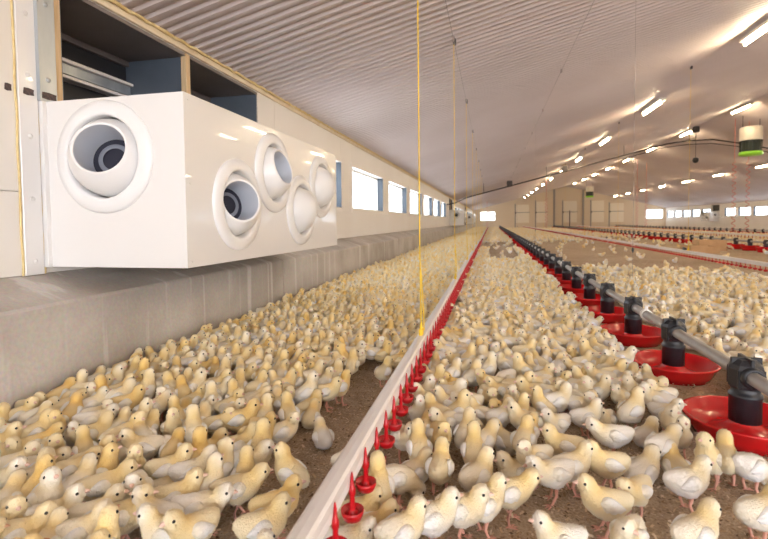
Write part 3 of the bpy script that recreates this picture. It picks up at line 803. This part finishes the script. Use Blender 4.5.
POSES = {
 'stand':  [(-.062, 0, .101, .006), (-.050, 0, .094, .018), (-.030, 0, .085, .030), (-.004, 0, .081, .0360), (.018, 0, .088, .0320), (.031, 0, .102, .0225), (.036, 0, .117, .0174), (.043, 0, .132, .0210), (.052, 0, .133, .0165)],
 'walk':   [(-.068, 0, .104, .006), (-.054, 0, .096, .018), (-.032, 0, .087, .030), (-.004, 0, .083, .0355), (.021, 0, .088, .0315), (.040, 0, .099, .0225), (.050, 0, .111, .0176), (.060, 0, .122, .0212), (.070, 0, .122, .0165)],
 'tall':   [(-.050, 0, .066, .006), (-.042, 0, .068, .019), (-.025, 0, .074, .031), (-.003, 0, .082, .0360), (.010, 0, .099, .0300), (.016, 0, .116, .0215), (.018, 0, .132, .0176), (.021, 0, .148, .0210), (.031, 0, .151, .0160)],
 'crouch': [(-.060, 0, .058, .006), (-.049, 0, .052, .019), (-.029, 0, .044, .031), (-.002, 0, .041, .0375), (.020, 0, .048, .0330), (.032, 0, .061, .0235), (.038, 0, .075, .0182), (.044, 0, .089, .0212), (.054, 0, .089, .0165)],
 'left':   [(-.062, 0, .101, .006), (-.050, 0, .094, .018), (-.030, 0, .085, .030), (-.004, 0, .081, .0360), (.018, 0, .088, .0320), (.031, .002, .102, .0225), (.036, .004, .117, .0174), (.040, .008, .132, .0210), (.043, .018, .133, .0165)],
 'right':  [(-.062, 0, .101, .006), (-.050, 0, .094, .018), (-.030, 0, .085, .030), (-.004, 0, .081, .0360), (.018, 0, .088, .0320), (.031, -.002, .102, .0225), (.036, -.004, .117, .0174), (.040, -.008, .132, .0210), (.043, -.018, .133, .0165)],
 'peck':   [(-.060, 0, .110, .006), (-.050, 0, .102, .018), (-.031, 0, .090, .030), (-.006, 0, .082, .0360), (.020, 0, .076, .0310), (.039, 0, .064, .0225), (.050, 0, .052, .0178), (.060, 0, .040, .0210), (.067, 0, .031, .0160)],
}
BODYK = 3
CS_YEL = np.array([0.88, 0.66, 0.25]); CS_CRM = np.array([0.90, 0.83, 0.67]); CS_PALE = np.array([0.88, 0.84, 0.77]); CS_WING = np.array([0.94, 0.93, 0.91])

def chick_body(pose, nr, ns, jitter=0.0):
    C = np.array(POSES[pose]); S = catmull(C, 46)
    sp = S[:, :3]; sr = np.maximum(S[:, 3], 0.004)
    low = pose == 'crouch'
    bz = C[BODYK][2]
    th = [((-.004, s * .019, bz - .020), .0195) for s in (-1, 1)]
    if not low: th += [((-.002, s * .018, bz - .034), .0125) for s in (-1, 1)]
    c_all = np.vstack([sp] + [np.array([t[0]]) for t in th]); r_all = np.concatenate([sr, [t[1] for t in th]])
    k = 0.0035
    YS = np.array([1, 1 / 0.93, 1])
    def f(p):
        d = np.linalg.norm((p[:, None, :] - c_all[None]) * YS, axis=2) - r_all[None]
        mn = d.min(1, keepdims=True)
        return (mn[:, 0] - k * np.log(np.exp(-(d - mn) / k).sum(1))) + k * 1.2
    R = catmull(C, nr)
    vs = [R[0, :3] - (R[1, :3] - R[0, :3]) / np.linalg.norm(R[1, :3] - R[0, :3]) * R[0, 3]]
    for i in range(nr):
        t = R[min(i + 1, nr - 1), :3] - R[max(i - 1, 0), :3]; t /= np.linalg.norm(t)
        u = np.array([0, 1.0, 0]); u = u - t * u.dot(t); u /= np.linalg.norm(u); v = np.cross(t, u)
        for a in np.linspace(0, 2 * math.pi, ns, endpoint=False):
            vs.append(R[i, :3] + max(R[i, 3], .004) * 1.02 * (u * math.cos(a) + v * math.sin(a)))
    t = R[-1, :3] - R[-2, :3]; t /= np.linalg.norm(t)
    vs.append(R[-1, :3] + t * R[-1, 3])
    V = np.array(vs)
    for _ in range(6):
        e = 5e-4; d = f(V)
        g = np.stack([(f(V + np.eye(3)[j] * e) - d) / e for j in range(3)], 1)
        g /= np.maximum((g ** 2).sum(1, keepdims=True), 0.2)
        V = V - np.clip(d, -.01, .01)[:, None] * g * 0.9
    if jitter: V = V + rng.normal(0, jitter, V.shape)
    V[:, 2] = np.maximum(V[:, 2], 0.003)
    F = []
    for a in range(ns): F.append((0, 1 + (a + 1) % ns, 1 + a))
    for i in range(nr - 1):
        for a in range(ns):
            b = (a + 1) % ns
            F.append((1 + i * ns + a, 1 + i * ns + b, 1 + (i + 1) * ns + b, 1 + (i + 1) * ns + a))
    last = len(V) - 1
    for a in range(ns): F.append((last, 1 + (nr - 1) * ns + a, 1 + (nr - 1) * ns + (a + 1) % ns))
    # down colour: yellow mantle on neck and nape, cream body, pale belly
    H = C[7, :3]; Nk = C[5, :3]
    ynk = np.exp(-((V - Nk - np.array([-.008, 0, .004])) ** 2).sum(1) / (2 * .023 ** 2))
    yhd = 0.55 * np.exp(-((V - H - np.array([-.012, 0, .006])) ** 2).sum(1) / (2 * .014 ** 2))
    y = np.clip(ynk + yhd, 0, 1)[:, None]
    pale = np.clip((bz + .005 - V[:, 2]) / .04, 0, 1)[:, None]
    colr = CS_CRM * (1 - pale) + CS_PALE * pale
    colr = colr * (1 - 0.95 * y) + CS_YEL * 0.95 * y
    return V, F, colr, C

def wing_geo(C, side, nu, nv):
    """small folded wing: teardrop shield lying on the flank"""
    bx_, _, bz, br = C[BODYK]
    vs = []; fs = []
    L, Hh, T = .062, .038, .0095
    for i in range(nu + 1):
        u = i / nu
        prof = math.sin(math.pi * min(1, max(0, u)) ** 0.75) ** 0.8 if 0 < u < 1 else 0.0
        for j in range(nv):
            a = 2 * math.pi * j / nv
            ex = -L * u + .026
            ez = 0.5 * Hh * prof * math.sin(a) - .012 * u + (.003 * math.sin(u * 22) if math.sin(a) < 0 else 0) * prof
            ey = T * prof * math.cos(a)
            dz = ez + .016
            yb_ = br * 0.93 * math.sqrt(max(0.25, 1 - (dz / (br * 1.02)) ** 2)) * (1 - 0.22 * max(0, u - 0.35) ** 1.2)
            vs.append((bx_ - .004 + ex, side * (yb_ + .0015 + ey), bz + dz + ey * 0.5))
    for i in range(nu):
        for j in range(nv):
            q = (i * nv + j, i * nv + (j + 1) % nv, (i + 1) * nv + (j + 1) % nv, (i + 1) * nv + j)
            fs.append(q if side > 0 else q[::-1])
    return np.array(vs), fs

def wing_cols(wv, C):
    u = np.clip((C[BODYK][0] + .018 - wv[:, 0]) / .030, 0, 1)[:, None]
    return CS_CRM * (1 - u) + CS_WING * u

def head_frame(C):
    H = np.array(C[7][:3]); f = np.array(C[8][:3]) - H; f /= np.linalg.norm(f)
    up = np.array([0, 0, 1.0]) if abs(f[2]) < .7 else np.array([1.0, 0, 0.4])
    s = np.cross(up, f); s /= np.linalg.norm(s); u = np.cross(f, s)
    return H, f, s, u

def ball(c, r, n=8, m=6):
    vs = []; fs = []
    for i in range(m + 1):
        t = math.pi * i / m
        for k in range(n):
            a = 2 * math.pi * k / n
            vs.append((c[0] + r * math.sin(t) * math.cos(a), c[1] + r * math.sin(t) * math.sin(a), c[2] + r * math.cos(t)))
    for i in range(m):
        for k in range(n):
            fs.append((i * n + k, (i + 1) * n + k, (i + 1) * n + (k + 1) % n, i * n + (k + 1) % n))
    return np.array(vs), fs

def beak_geo(C, n=7):
    H, f, s, u = head_frame(C)
    base = H + f * .0215 - u * .002
    vs = []; fs = []
    prof = [(-.002, .0066, .0062), (.004, .0050, .0047), (.0085, .0028, .0030), (.0118, .0006, .0006)]
    for (d, rs, ru) in prof:
        for k in range(n):
            a = 2 * math.pi * k / n
            vs.append(base + f * d - u * (d * d * 14) + s * rs * math.cos(a) + u * ru * math.sin(a))
    for i in range(len(prof) - 1):
        for k in range(n):
            fs.append((i * n + k, i * n + (k + 1) % n, (i + 1) * n + (k + 1) % n, (i + 1) * n + k))
    return np.array(vs), fs

def leg_mb(C, side, step=0.0, n=6):
    bx_, _, bz, br = C[BODYK]
    m = MB()
    top = (-.002, side * .018, bz - .032); hock = (-.008 + step * .5, side * .019, .028); foot = (.002 + step, side * .020, .004)
    m.tube([top, hock, foot], [.0060, .0042, .0036], n=n)
    for a in (-0.55, 0.0, 0.55, math.pi):
        l = .022 if a != math.pi else .010
        m.tube([foot, (foot[0] + l * .6 * math.cos(a), foot[1] + l * .6 * math.sin(a), .0035), (foot[0] + l * math.cos(a), foot[1] + l * math.sin(a), .0016)], [.0032, .0026, .0012], n=max(4, n - 1))
    return m

def color_attr(me, colr):
    at = me.color_attributes.new('Col', 'FLOAT_COLOR', 'POINT')
    c = np.ones((len(me.vertices), 4), np.float32); c[:, :3] = colr
    at.data.foreach_set('color', c.ravel())

def fluffed(V, F, colr, C, n=2200):
    tri = np.array([q[:3] for q in F] + [(q[0], q[2], q[3]) for q in F if len(q) == 4])
    A, Bv, Cv = V[tri[:, 0]], V[tri[:, 1]], V[tri[:, 2]]
    nr_ = np.cross(Bv - A, Cv - A); ar = np.linalg.norm(nr_, axis=1) + 1e-12
    vn = np.zeros_like(V)
    for k in range(3): np.add.at(vn, tri[:, k], nr_)
    vn /= np.linalg.norm(vn, axis=1, keepdims=True) + 1e-12
    cen = V.mean(0)
    if ((V - cen) * vn).sum() < 0: vn = -vn
    pick = rng.choice(len(tri), n, p=ar / ar.sum())
    u, v = rng.random(n), rng.random(n); fl_ = u + v > 1; u[fl_] = 1 - u[fl_]; v[fl_] = 1 - v[fl_]
    w0 = (1 - u - v)[:, None]; u = u[:, None]; v = v[:, None]
    T = tri[pick]
    P = V[T[:, 0]] * w0 + V[T[:, 1]] * u + V[T[:, 2]] * v
    Nn = vn[T[:, 0]] * w0 + vn[T[:, 1]] * u + vn[T[:, 2]] * v; Nn /= np.linalg.norm(Nn, axis=1, keepdims=True)
    K = colr[T[:, 0]] * w0 + colr[T[:, 1]] * u + colr[T[:, 2]] * v
    H, f, s, up = head_frame(C)
    ok = np.ones(n, bool)
    for q in (H + f * .0085 + up * .0045 + s * .0178, H + f * .0085 + up * .0045 - s * .0178): ok &= np.linalg.norm(P - q, axis=1) > .0075
    ok &= np.linalg.norm(P - (H + f * .024), axis=1) > .010
    bz = C[BODYK][2]
    ok &= ~((np.abs(P[:, 1]) > .024) & (P[:, 0] > -.040) & (P[:, 0] < .020) & (np.abs(P[:, 2] - bz - .006) < .018))
    P, Nn, K = P[ok], Nn[ok], K[ok]; n = len(P)
    back = np.tile(np.array([-0.8, 0, -0.6]), (n, 1)) + rng.normal(0, 0.45, (n, 3))
    t = back - Nn * (back * Nn).sum(1, keepdims=True); t /= np.linalg.norm(t, axis=1, keepdims=True) + 1e-9
    sd = np.cross(Nn, t)
    ln = rng.uniform(.005, .0085, n)[:, None]; wd = rng.uniform(.0007, .0013, n)[:, None]
    P0 = P - Nn * .0006
    tip = P0 + (t * 0.88 + Nn * 0.42) * ln
    b = len(V)
    V2 = np.vstack([V, P0 - sd * wd, P0 + sd * wd, tip])
    F2 = list(F) + [(b + n + i, b + i, b + 2 * n + i) for i in range(n)]
    K2 = np.vstack([colr, K, K, np.clip(K * 1.04, 0, 1)])
    N2 = np.vstack([vn, Nn, Nn, Nn])
    return V2, F2, K2, N2

CH = {}
for pz in POSES:
    V, F, colr, C = chick_body(pz, 24, 16, 0.0003)
    V, F, colr, NR = fluffed(V, F, colr, C)
    me = bpy.data.meshes.new('chick_body'); me.from_pydata(V.tolist(), [], F); me.polygons.foreach_set('use_smooth', [True] * len(F)); me.materials.append(M_down); color_attr(me, colr); me.normals_split_custom_set_from_vertices(NR.tolist())
    d = {'body': me}
    for s, nm in ((1, 'wl'), (-1, 'wr')):
        wv, wf = wing_geo(C, s, 9, 10)
        wm = bpy.data.meshes.new('wing'); wm.from_pydata(wv.tolist(), [], wf); wm.polygons.foreach_set('use_smooth', [True] * len(wf)); wm.materials.append(M_down); color_attr(wm, wing_cols(wv, C)); d[nm] = wm
    H, f, s, u = head_frame(C)
    for sg, nm in ((1, 'el'), (-1, 'er')):
        ev, ef = ball(H + f * .0085 + u * .0045 + s * sg * .0178, .0042)
        d[nm] = MB().add(ev, ef, True).mesh('eye', M_eye)
    bv, bf = beak_geo(C); d['beak'] = MB().add(bv, bf, True).mesh('beak', M_beak)
    if pz != 'crouch':
        d['ll'] = leg_mb(C, 1, .012 if pz == 'walk' else 0).mesh('leg', M_leg); d['lr'] = leg_mb(C, -1, -.012 if pz == 'walk' else 0).mesh('leg', M_leg)
    CH[pz] = d

TINTS = {'creamy white': (1.03, 1.06, 1.20), 'pale cream': (1.02, 1.01, 1.02), 'pale yellow': (1.01, 0.95, 0.80), 'golden yellow': (1.0, 0.86, 0.56)}
PZW = {'stand': 'standing', 'walk': 'stepping forward', 'tall': 'stretching its neck up', 'crouch': 'crouching low', 'left': 'standing with head turned', 'right': 'standing with head turned', 'peck': 'pecking at the litter'}

def chick(x, y, yaw, pz, tint, sc_, label, group):
    d = CH[pz]
    o = put('chick', d['body']); o.location = (x, y, 0.0); o.rotation_euler = (0, 0, yaw); o.scale = (sc_,) * 3
    tag(o, label, 'chick', group)
    c = (*TINTS[tint], 1.0); o.color = c
    for key, nm in (('wl', 'wing'), ('wr', 'wing'), ('el', 'eye'), ('er', 'eye'), ('beak', 'beak'), ('ll', 'leg'), ('lr', 'leg')):
        if key in d:
            q = put(nm, d[key], o)
            if nm == 'wing': q.color = (1, 1, 1, 1)
    return o

# hand-placed chicks seen at the front: pixel of the body middle, heading in the picture (0 right, 90 away, 180 left, 270 towards us)
W, Cc, Yl, G = 'creamy white', 'pale cream', 'pale yellow', 'golden yellow'
HAND = [
 (688, 482, 5, 'stand', W, 'creamy white chick in profile facing right, on bare litter below nearest red pan'),
 (696, 533, 20, 'stand', Cc, 'pale chick cut by the bottom edge, below the chick in profile near red pan'),
 (662, 446, 25, 'walk', W, 'round white chick facing right just left of the nearest red pan'),
 (677, 467, 85, 'crouch', Yl, 'small yellow-headed chick with its back turned behind the white chick in profile'),
 (709, 460, 205, 'tall', Yl, 'upright yellow chick facing left at the edge of the nearest red pan'),
 (726, 459, 60, 'stand', Yl, 'chick with its back turned tight against the nearest red pan'),
 (752, 466, 15, 'peck', W, 'white chick with lowered head in front of the nearest red pan'),
 (760, 512, 10, 'stand', Cc, 'cream chick cut by the right edge in front of nearest red pan'),
 (604, 503, 172, 'stand', Yl, 'big yellow chick facing left on bare litter at lower right centre'),
 (606, 464, 178, 'stand', Yl, 'yellow chick facing left with white wing patch, above the big left-facing chick'),
 (552, 474, 195, 'walk', W, 'large white-winged chick facing left with pink legs showing, lower centre'),
 (572, 466, 10, 'stand', Cc, 'chick facing right just behind the large white-winged chick'),
 (510, 493, 8, 'walk', Yl, 'yellow chick with white wing stepping right, lower centre'),
 (484, 504, 20, 'stand', Cc, 'pale chick facing right beside the stepping yellow chick'),
 (463, 510, 345, 'stand', Cc, 'pale chick half hidden left of the right-facing pair at lower centre'),
 (434, 518, 10, 'stand', W, 'grey-white chick facing right at the bottom, right of the nipple cups'),
 (477, 476, 40, 'stand', Cc, 'cream chick with head turned away, behind the right-facing pair'),
 (474, 452, 80, 'tall', Yl, 'yellow-necked chick seen from behind with white wing patch, lower centre'),
 (504, 440, 120, 'crouch', Cc, 'tan round chick crouching in the gap at lower centre'),
 (524, 441, 60, 'stand', Yl, 'chick with bright white wing patch walking away, lower centre'),
 (533, 458, 200, 'left', Cc, 'chick whose head peeks over the large white-winged chick'),
 (517, 470, 190, 'crouch', Cc, 'small crouching chick left of the large white-winged chick'),
 (563, 446, 170, 'stand', Yl, 'yellow chick facing left behind the bare patch at lower centre'),
 (611, 436, 175, 'walk', W, 'white chick facing left below the second red pan'),
 (379, 487, 100, 'tall', Yl, 'tall chick stretching up to the red nipple cups'),
 (398, 478, 20, 'peck', Cc, 'chick bending down beside the tall chick at the nipples'),
 (414, 471, 30, 'crouch', Cc, 'chick with grey wing lying behind the tall chick at the nipples'),
 (440, 468, 75, 'stand', Yl, 'yellow chick with square white wing patch, back turned, right of the nipples'),
 (359, 511, 10, 'crouch', Yl, 'chick with its head under the red nipple cup'),
 (373, 527, 15, 'crouch', Yl, 'yellow-headed chick crouching at the bottom beside the nipple cups'),
 (402, 531, 25, 'stand', Cc, 'pale chick cut by the bottom edge right of the nipple cups'),
 (350, 541, 350, 'crouch', W, 'white-headed chick under the front nipple cup at the bottom edge'),
 (419, 449, 95, 'tall', Yl, 'upright chick with white wing seen from behind, beside the nipple row'),
 (405, 438, 300, 'stand', Cc, 'chick facing the viewer beside the nipple row'),
 (440, 437, 280, 'stand', G, 'golden chick facing the viewer with white breast patch'),
 (201, 508, 5, 'walk', W, 'white chick in profile facing right at the bottom left of the drinker rail'),
 (239, 489, 20, 'walk', Yl, 'chick stepping right with white wing, on bare litter left of the rail'),
 (264, 526, 20, 'stand', Yl, 'yellow chick facing the drinker rail at the bottom edge'),
 (277, 506, 20, 'stand', G, 'golden chick facing the drinker rail, just behind the bottom one'),
 (289, 473, 165, 'tall', Yl, 'upright yellow chick facing left on bare litter by the rail'),
 (195, 472, 20, 'stand', W, 'chick with large white wing facing right, left of the bare litter'),
 (221, 470, 60, 'tall', Cc, 'upright chick looking right in the middle of the left front crowd'),
 (246, 462, 15, 'walk', W, 'white chick leaning right behind the bare litter'),
 (170, 469, 15, 'stand', Yl, 'yellow chick with round black eye facing right, lower left crowd'),
 (164, 488, 40, 'crouch', Cc, 'cream chick with pinkish flank behind the white profile chick'),
 (178, 497, 15, 'stand', Yl, 'chick with beak open behind the white profile chick'),
 (157, 516, 170, 'stand', W, 'chick with bright white wing left of the white profile chick'),
 (192, 531, 230, 'stand', Yl, 'yellow head at the bottom edge looking left, below the white profile chick'),
 (166, 534, 180, 'stand', W, 'white head at the bottom edge looking left'),
 (240, 446, 20, 'stand', Yl, 'yellow chick facing right at the back of the bare litter'),
 (56, 516, 20, 'stand', W, 'large chick with broad white wing facing right at lower left'),
 (38, 490, 60, 'tall', G, 'golden chick with stretched neck seen from behind at lower left'),
 (104, 487, 30, 'walk', Yl, 'chick with white wing facing right above pink foot at lower left'),
 (84, 533, 15, 'stand', Cc, 'cream chick cut by the bottom edge facing right at lower left'),
 (126, 516, 15, 'stand', Yl, 'yellow chick facing right near bottom, right of the broad-winged chick'),
 (136, 491, 290, 'stand', W, 'small white chick facing the viewer in the lower left crowd'),
 (12, 518, 320, 'stand', Yl, 'yellow chick facing the viewer at the left bottom corner'),
 (27, 534, 10, 'stand', Yl, 'chick cut by bottom edge below the broad-winged chick'),
 (72, 472, 30, 'walk', Yl, 'slim chick leaning right above the broad-winged chick'),
 (93, 462, 35, 'stand', Yl, 'yellow chick facing right in the second rank at lower left'),
 (4, 482, 0, 'stand', W, 'white-headed chick at the left edge of the frame'),
 (142, 448, 200, 'stand', Cc, 'cream chick looking left above the small white chick'),
]
chicks = []          # x, y, yaw, pose, tint, scale, label
for (px, py, hd, pz, tn, lab) in HAND:
    p = unproject(px, py, 0.075 if pz != 'crouch' else 0.045)
    chicks.append((p.x, p.y, math.radians(hd) + PSI, pz, tn, 0.91, lab))

# the crowd: dart throwing with a free distance per place
def crowd_spacing(x, y):
    if x < -1.64: return 0
    if x < -0.36:                                   # between wall and drinker line
        if y < 2.3 and x > -0.62 and y > 0.9:       # bare strip by the rail
            return 0.16
        if y < 1.02 and x > -0.75: return 0.13
        return 0.066 if y < 7 else (0.09 if y < 20 else 0.15)
    if -0.36 <= x < -0.25: return 0
    if x < 0.64:                                    # between drinker line and nearest pans
        if y < 0.86: return 0.13
        if y < 1.02: return 0
        if y < 1.38: return 0.115 if x < 0.35 else 0
        if y < 1.75 and x > 0.12: return 0.10
        if y < 8.2: return 0.068
        if y < 15.5: return 0.085 if (x < -0.06 or x > 0.55) and y < 12 else 0.42
        return 0.11 if y < 26 else 0.18
    if x < 1.02: return 0
    if x < 2.98:
        lim = 7.2 - 0.25 * max(0, x - 1.5)
        if y < lim - 1.4: return 0.074
        if y < lim: return 0.125
        if y < 15: return 0.65
        return 0.13 if y > 17 else 0.4
    if x < 3.2: return 0
    if x < 5.5: return 0.9 if y < 13 else (0.2 if y > 20 else 0.5)
    if x < 6.0: return 0
    if x < 11.2: return 0.17
    return 0
CELL = 0.1
grid = {}
def fits(x, y, d):
    ci, cj = int(x // CELL), int(y // CELL); k = int(d // CELL) + 1
    for i in range(ci - k, ci + k + 1):
        for j in range(cj - k, cj + k + 1):
            for (a, b) in grid.get((i, j), ()):
                if (a - x) ** 2 + (b - y) ** 2 < d * d: return False
    return True
def reg(x, y): grid.setdefault((int(x // CELL), int(y // CELL)), []).append((x, y))
for c in chicks: reg(c[0], c[1])
R2 = random.Random(5)
TNA = [W] * 2 + [Cc] * 5 + [Yl] * 6 + [G] * 2
TNB = [W] * 4 + [Cc] * 6 + [Yl] * 4 + [G] * 1
def throw(x0, x1, y0, y1, n):
    for _ in range(n):
        x = R2.uniform(x0, x1); y = R2.uniform(y0, y1)
        d = crowd_spacing(x, y)
        if d == 0 or not fits(x, y, d): continue
        px, py, dep = project((x, y, 0.06))
        if dep[0] < 0.3 or not (-170 < px[0] < 940 and py[0] < 690): continue
        # keep clear of pan rims
        if y < 16 and abs(x - X1) < 0.3:
            k = round((y - 1.805) / 0.65); yy = 1.805 + 0.65 * k
            if math.hypot(x - X1, y - yy) < 0.235: continue
        reg(x, y)
        if x < -0.36: hd = R2.gauss(45, 55)
        elif x < 0.7: hd = R2.choice([R2.gauss(15, 40), R2.gauss(180, 45), R2.uniform(0, 360)])
        else: hd = R2.uniform(0, 360)
        pz = R2.choices(['stand', 'walk', 'tall', 'crouch', 'left', 'right', 'peck'], [5, 1.3, 4.5, 1.0, 1.6, 1.6, 0.15] if x < -0.36 else [5, 2, 1.8, 2.0, 1.6, 1.6, 0.6])[0]
        chicks.append((x, y, math.radians(hd) + PSI, pz, R2.choice(TNA if x < -0.36 else TNB), R2.uniform(0.80, 0.95), None))
throw(-1.65, -0.36, 0.45, 3, 17000); throw(-1.65, -0.36, 3, 8, 22000); throw(-1.65, -0.36, 8, 20, 30000); throw(-1.65, -0.36, 20, 52, 12000)
throw(-0.25, 0.68, 0.6, 3.5, 10000); throw(-0.25, 0.68, 3.5, 9, 16000); throw(-0.25, 0.68, 9, 50, 16000)
throw(1.0, 3.0, 0.9, 8, 36000); throw(1.0, 3.0, 8, 45, 14000); throw(3.2, 5.5, 8, 45, 6000); throw(6.0, 11.2, 9, 46, 14000)

cx = np.array([[c[0], c[1], 0.07] for c in chicks])
px, py, dep = project(cx)
size = 1.0 / dep
inside = (px > -12) & (px < 780) & (py < 548)
size = np.where(inside, size, size * 0.05)
size[:len(HAND)] += 100
order = np.argsort(-size)
IND = set(order[:300].tolist())
def heading_words(yaw):
    h = math.degrees(yaw - PSI) % 360
    if h < 35 or h >= 325: return 'facing right'
    if h < 145: return 'facing away'
    if h < 215: return 'facing left'
    return 'facing the viewer'
def zone_words(x, y):
    if x < -0.36:
        r = (x + 1.65) / 1.29
        side = 'close by the concrete wall' if r < 0.25 else ('left crowd toward the wall' if r < 0.5 else ('left crowd toward the rail' if r < 0.8 else 'beside the drinker rail'))
        return side + ', ' + ('very front' if y < 1.15 else ('front rows' if y < 1.6 else ('middle rows' if y < 2.1 else 'farther back')))
    if x < 0.7:
        side = 'by the red nipples' if x < 0.0 else ('between nipples and pans' if x < 0.35 else 'beside the red pans')
        return side + ', ' + ('front rows' if y < 1.6 else ('middle rows' if y < 2.1 else 'farther back'))
    return 'right of the feed pipe'
SHORT = {'stand': 'standing', 'walk': 'stepping', 'tall': 'upright', 'crouch': 'crouching', 'left': 'glancing', 'right': 'glancing', 'peck': 'pecking'}
auto = {}
for i in sorted(IND, key=lambda i: dep[i]):
    x, y, yaw, pz, tn, s_, lab = chicks[i]
    if lab is None:
        auto.setdefault('%s chick %s %s, %s' % (tn, SHORT[pz], heading_words(yaw), zone_words(x, y)), []).append(i)
LABEL = {}
for lab, ids in auto.items():
    for k, i in enumerate(ids):
        LABEL[i] = lab if len(ids) == 1 else (['nearest ', 'second nearest ', 'third nearest ', 'fourth nearest ', 'fifth nearest ', 'sixth nearest ', 'seventh nearest ', 'eighth nearest '][min(k, 7)] + lab)
for i in range(len(chicks)):
    if i in IND:
        x, y, yaw, pz, tn, s_, lab = chicks[i]
        chick(x, y, yaw, pz, tn, s_, lab or LABEL[i], 'yellow chicks covering the litter')

# the rest of the flock, too many to list: one mesh
def lod_geo(pz, nr, ns, eyes, wn):
    V, F, colr, C = chick_body(pz, nr, ns)
    Vs = [V]; Cs = [colr]; Fs = list(F); Ms = [0] * len(F); b = len(V)
    def add(v, f, c, mi):
        nonlocal b
        Vs.append(np.array(v)); Cs.append(np.tile(c, (len(v), 1))); Fs.extend([tuple(i + b for i in q) for q in f]); Ms.extend([mi] * len(f)); b += len(v)
    for s in (1, -1):
        wv, wf = wing_geo(C, s, *wn); add(wv, wf, CS_WING, 0)
    if eyes:
        H, f, s, u = head_frame(C)
        for sg in (1, -1):
            ev, ef = ball(H + f * .0085 + u * .0045 + s * sg * .0178, .0044, 5, 4); add(ev, ef, (0.01, 0.01, 0.01), 0)
        bv, bf = beak_geo(C, 4); add(bv, bf, (0.70, 0.42, 0.32), 0)
    nq = len(Fs)
    tri = []
    for q in Fs:
        tri.append(q[:3])
        if len(q) == 4: tri.append((q[0], q[2], q[3]))
    return np.vstack(Vs), np.vstack(Cs), np.array(tri)
LOD = {}
for pz in POSES:
    LOD[(pz, 0)] = lod_geo(pz, 13, 10, True, (5, 6))
    LOD[(pz, 1)] = lod_geo(pz, 9, 7, False, (3, 4))
AV, AC, AT = [], [], []; base = 0
keep = [i for i in range(len(chicks)) if i not in IND]
for i in keep:
    x, y, yaw, pz, tn, s_, _ = chicks[i]
    V, Cl, T = LOD[(pz, 0 if dep[i] < 5.5 else 1)]
    c, s = math.cos(yaw) * s_, math.sin(yaw) * s_
    P = np.empty_like(V)
    P[:, 0] = V[:, 0] * c - V[:, 1] * s + x; P[:, 1] = V[:, 0] * s + V[:, 1] * c + y; P[:, 2] = V[:, 2] * s_
    AV.append(P); AC.append(Cl * np.array(TINTS[tn])); AT.append(T + base); base += len(V)
AV = np.vstack(AV).astype(np.float32); AC = np.vstack(AC).astype(np.float32); AT = np.vstack(AT).astype(np.int32)
me = bpy.data.meshes.new('flock')
me.vertices.add(len(AV)); me.vertices.foreach_set('co', AV.ravel())
me.loops.add(AT.size); me.loops.foreach_set('vertex_index', AT.ravel())
me.polygons.add(len(AT)); me.polygons.foreach_set('loop_start', np.arange(0, AT.size, 3, dtype=np.int32)); me.polygons.foreach_set('loop_total', np.full(len(AT), 3, np.int32))
me.polygons.foreach_set('use_smooth', np.ones(len(AT), bool))
me.update(calc_edges=True)
me.materials.append(M_down); color_attr(me, AC)
fk = put('chick_flock', me); fk.color = (1, 1, 1, 1)
tag(fk, 'dense flock of pale yellow chicks spreading to the far end of the hall', 'chicks', kind='stuff')
print('chicks', len(chicks), 'flock tris', len(AT))

# loose shavings on the litter
def flakes(n, x0, x1, y0, y1, smin, smax):
    P = np.column_stack([rng.uniform(x0, x1, n), rng.uniform(y0, y1, n), rng.uniform(0.001, 0.008, n)])
    out_v = np.empty((n, 4, 3), np.float32)
    a = rng.uniform(0, 2 * np.pi, n); l = rng.uniform(smin, smax, n); w_ = l * rng.uniform(0.25, 0.6, n)
    tl = rng.normal(0, 0.35, n); t2 = rng.normal(0, 0.35, n)
    ux, uy = np.cos(a), np.sin(a)
    for k, (su, sv) in enumerate(((-1, -1), (1, -1), (1, 1), (-1, 1))):
        out_v[:, k, 0] = P[:, 0] + ux * l * su - uy * w_ * sv
        out_v[:, k, 1] = P[:, 1] + uy * l * su + ux * w_ * sv
        out_v[:, k, 2] = P[:, 2] + 0.002 + l * su * tl * 0.7 + w_ * sv * t2 * 0.7
    return out_v.reshape(-1, 3)
FV = np.vstack([flakes(26000, -1.1, 1.5, 0.7, 2.4, 0.002, 0.0065), flakes(9000, -0.3, 3.0, 2.4, 9, 0.004, 0.009)])
nf = len(FV) // 4
me = bpy.data.meshes.new('shavings'); me.from_pydata(FV.tolist(), [], [(4 * i, 4 * i + 1, 4 * i + 2, 4 * i + 3) for i in range(nf)])
pal = np.array([[.66, .50, .33], [.50, .35, .21], [.32, .21, .12], [.17, .11, .07], [.74, .60, .45], [.42, .32, .24]])
color_attr(me, np.repeat(pal[rng.integers(0, len(pal), nf)], 4, axis=0))
mf = mat('shaving_flake', (.4, .3, .2), 0.9); at = mf.node_tree.nodes.new('ShaderNodeAttribute'); at.attribute_name = 'Col'
mf.node_tree.links.new(at.outputs['Color'], mf.node_tree.nodes['Principled BSDF'].inputs['Base Color'])
me.materials.append(mf)
tag(put('wood_shavings', me), 'loose brown wood shavings strewn over the litter between the chicks', 'litter', kind='stuff')
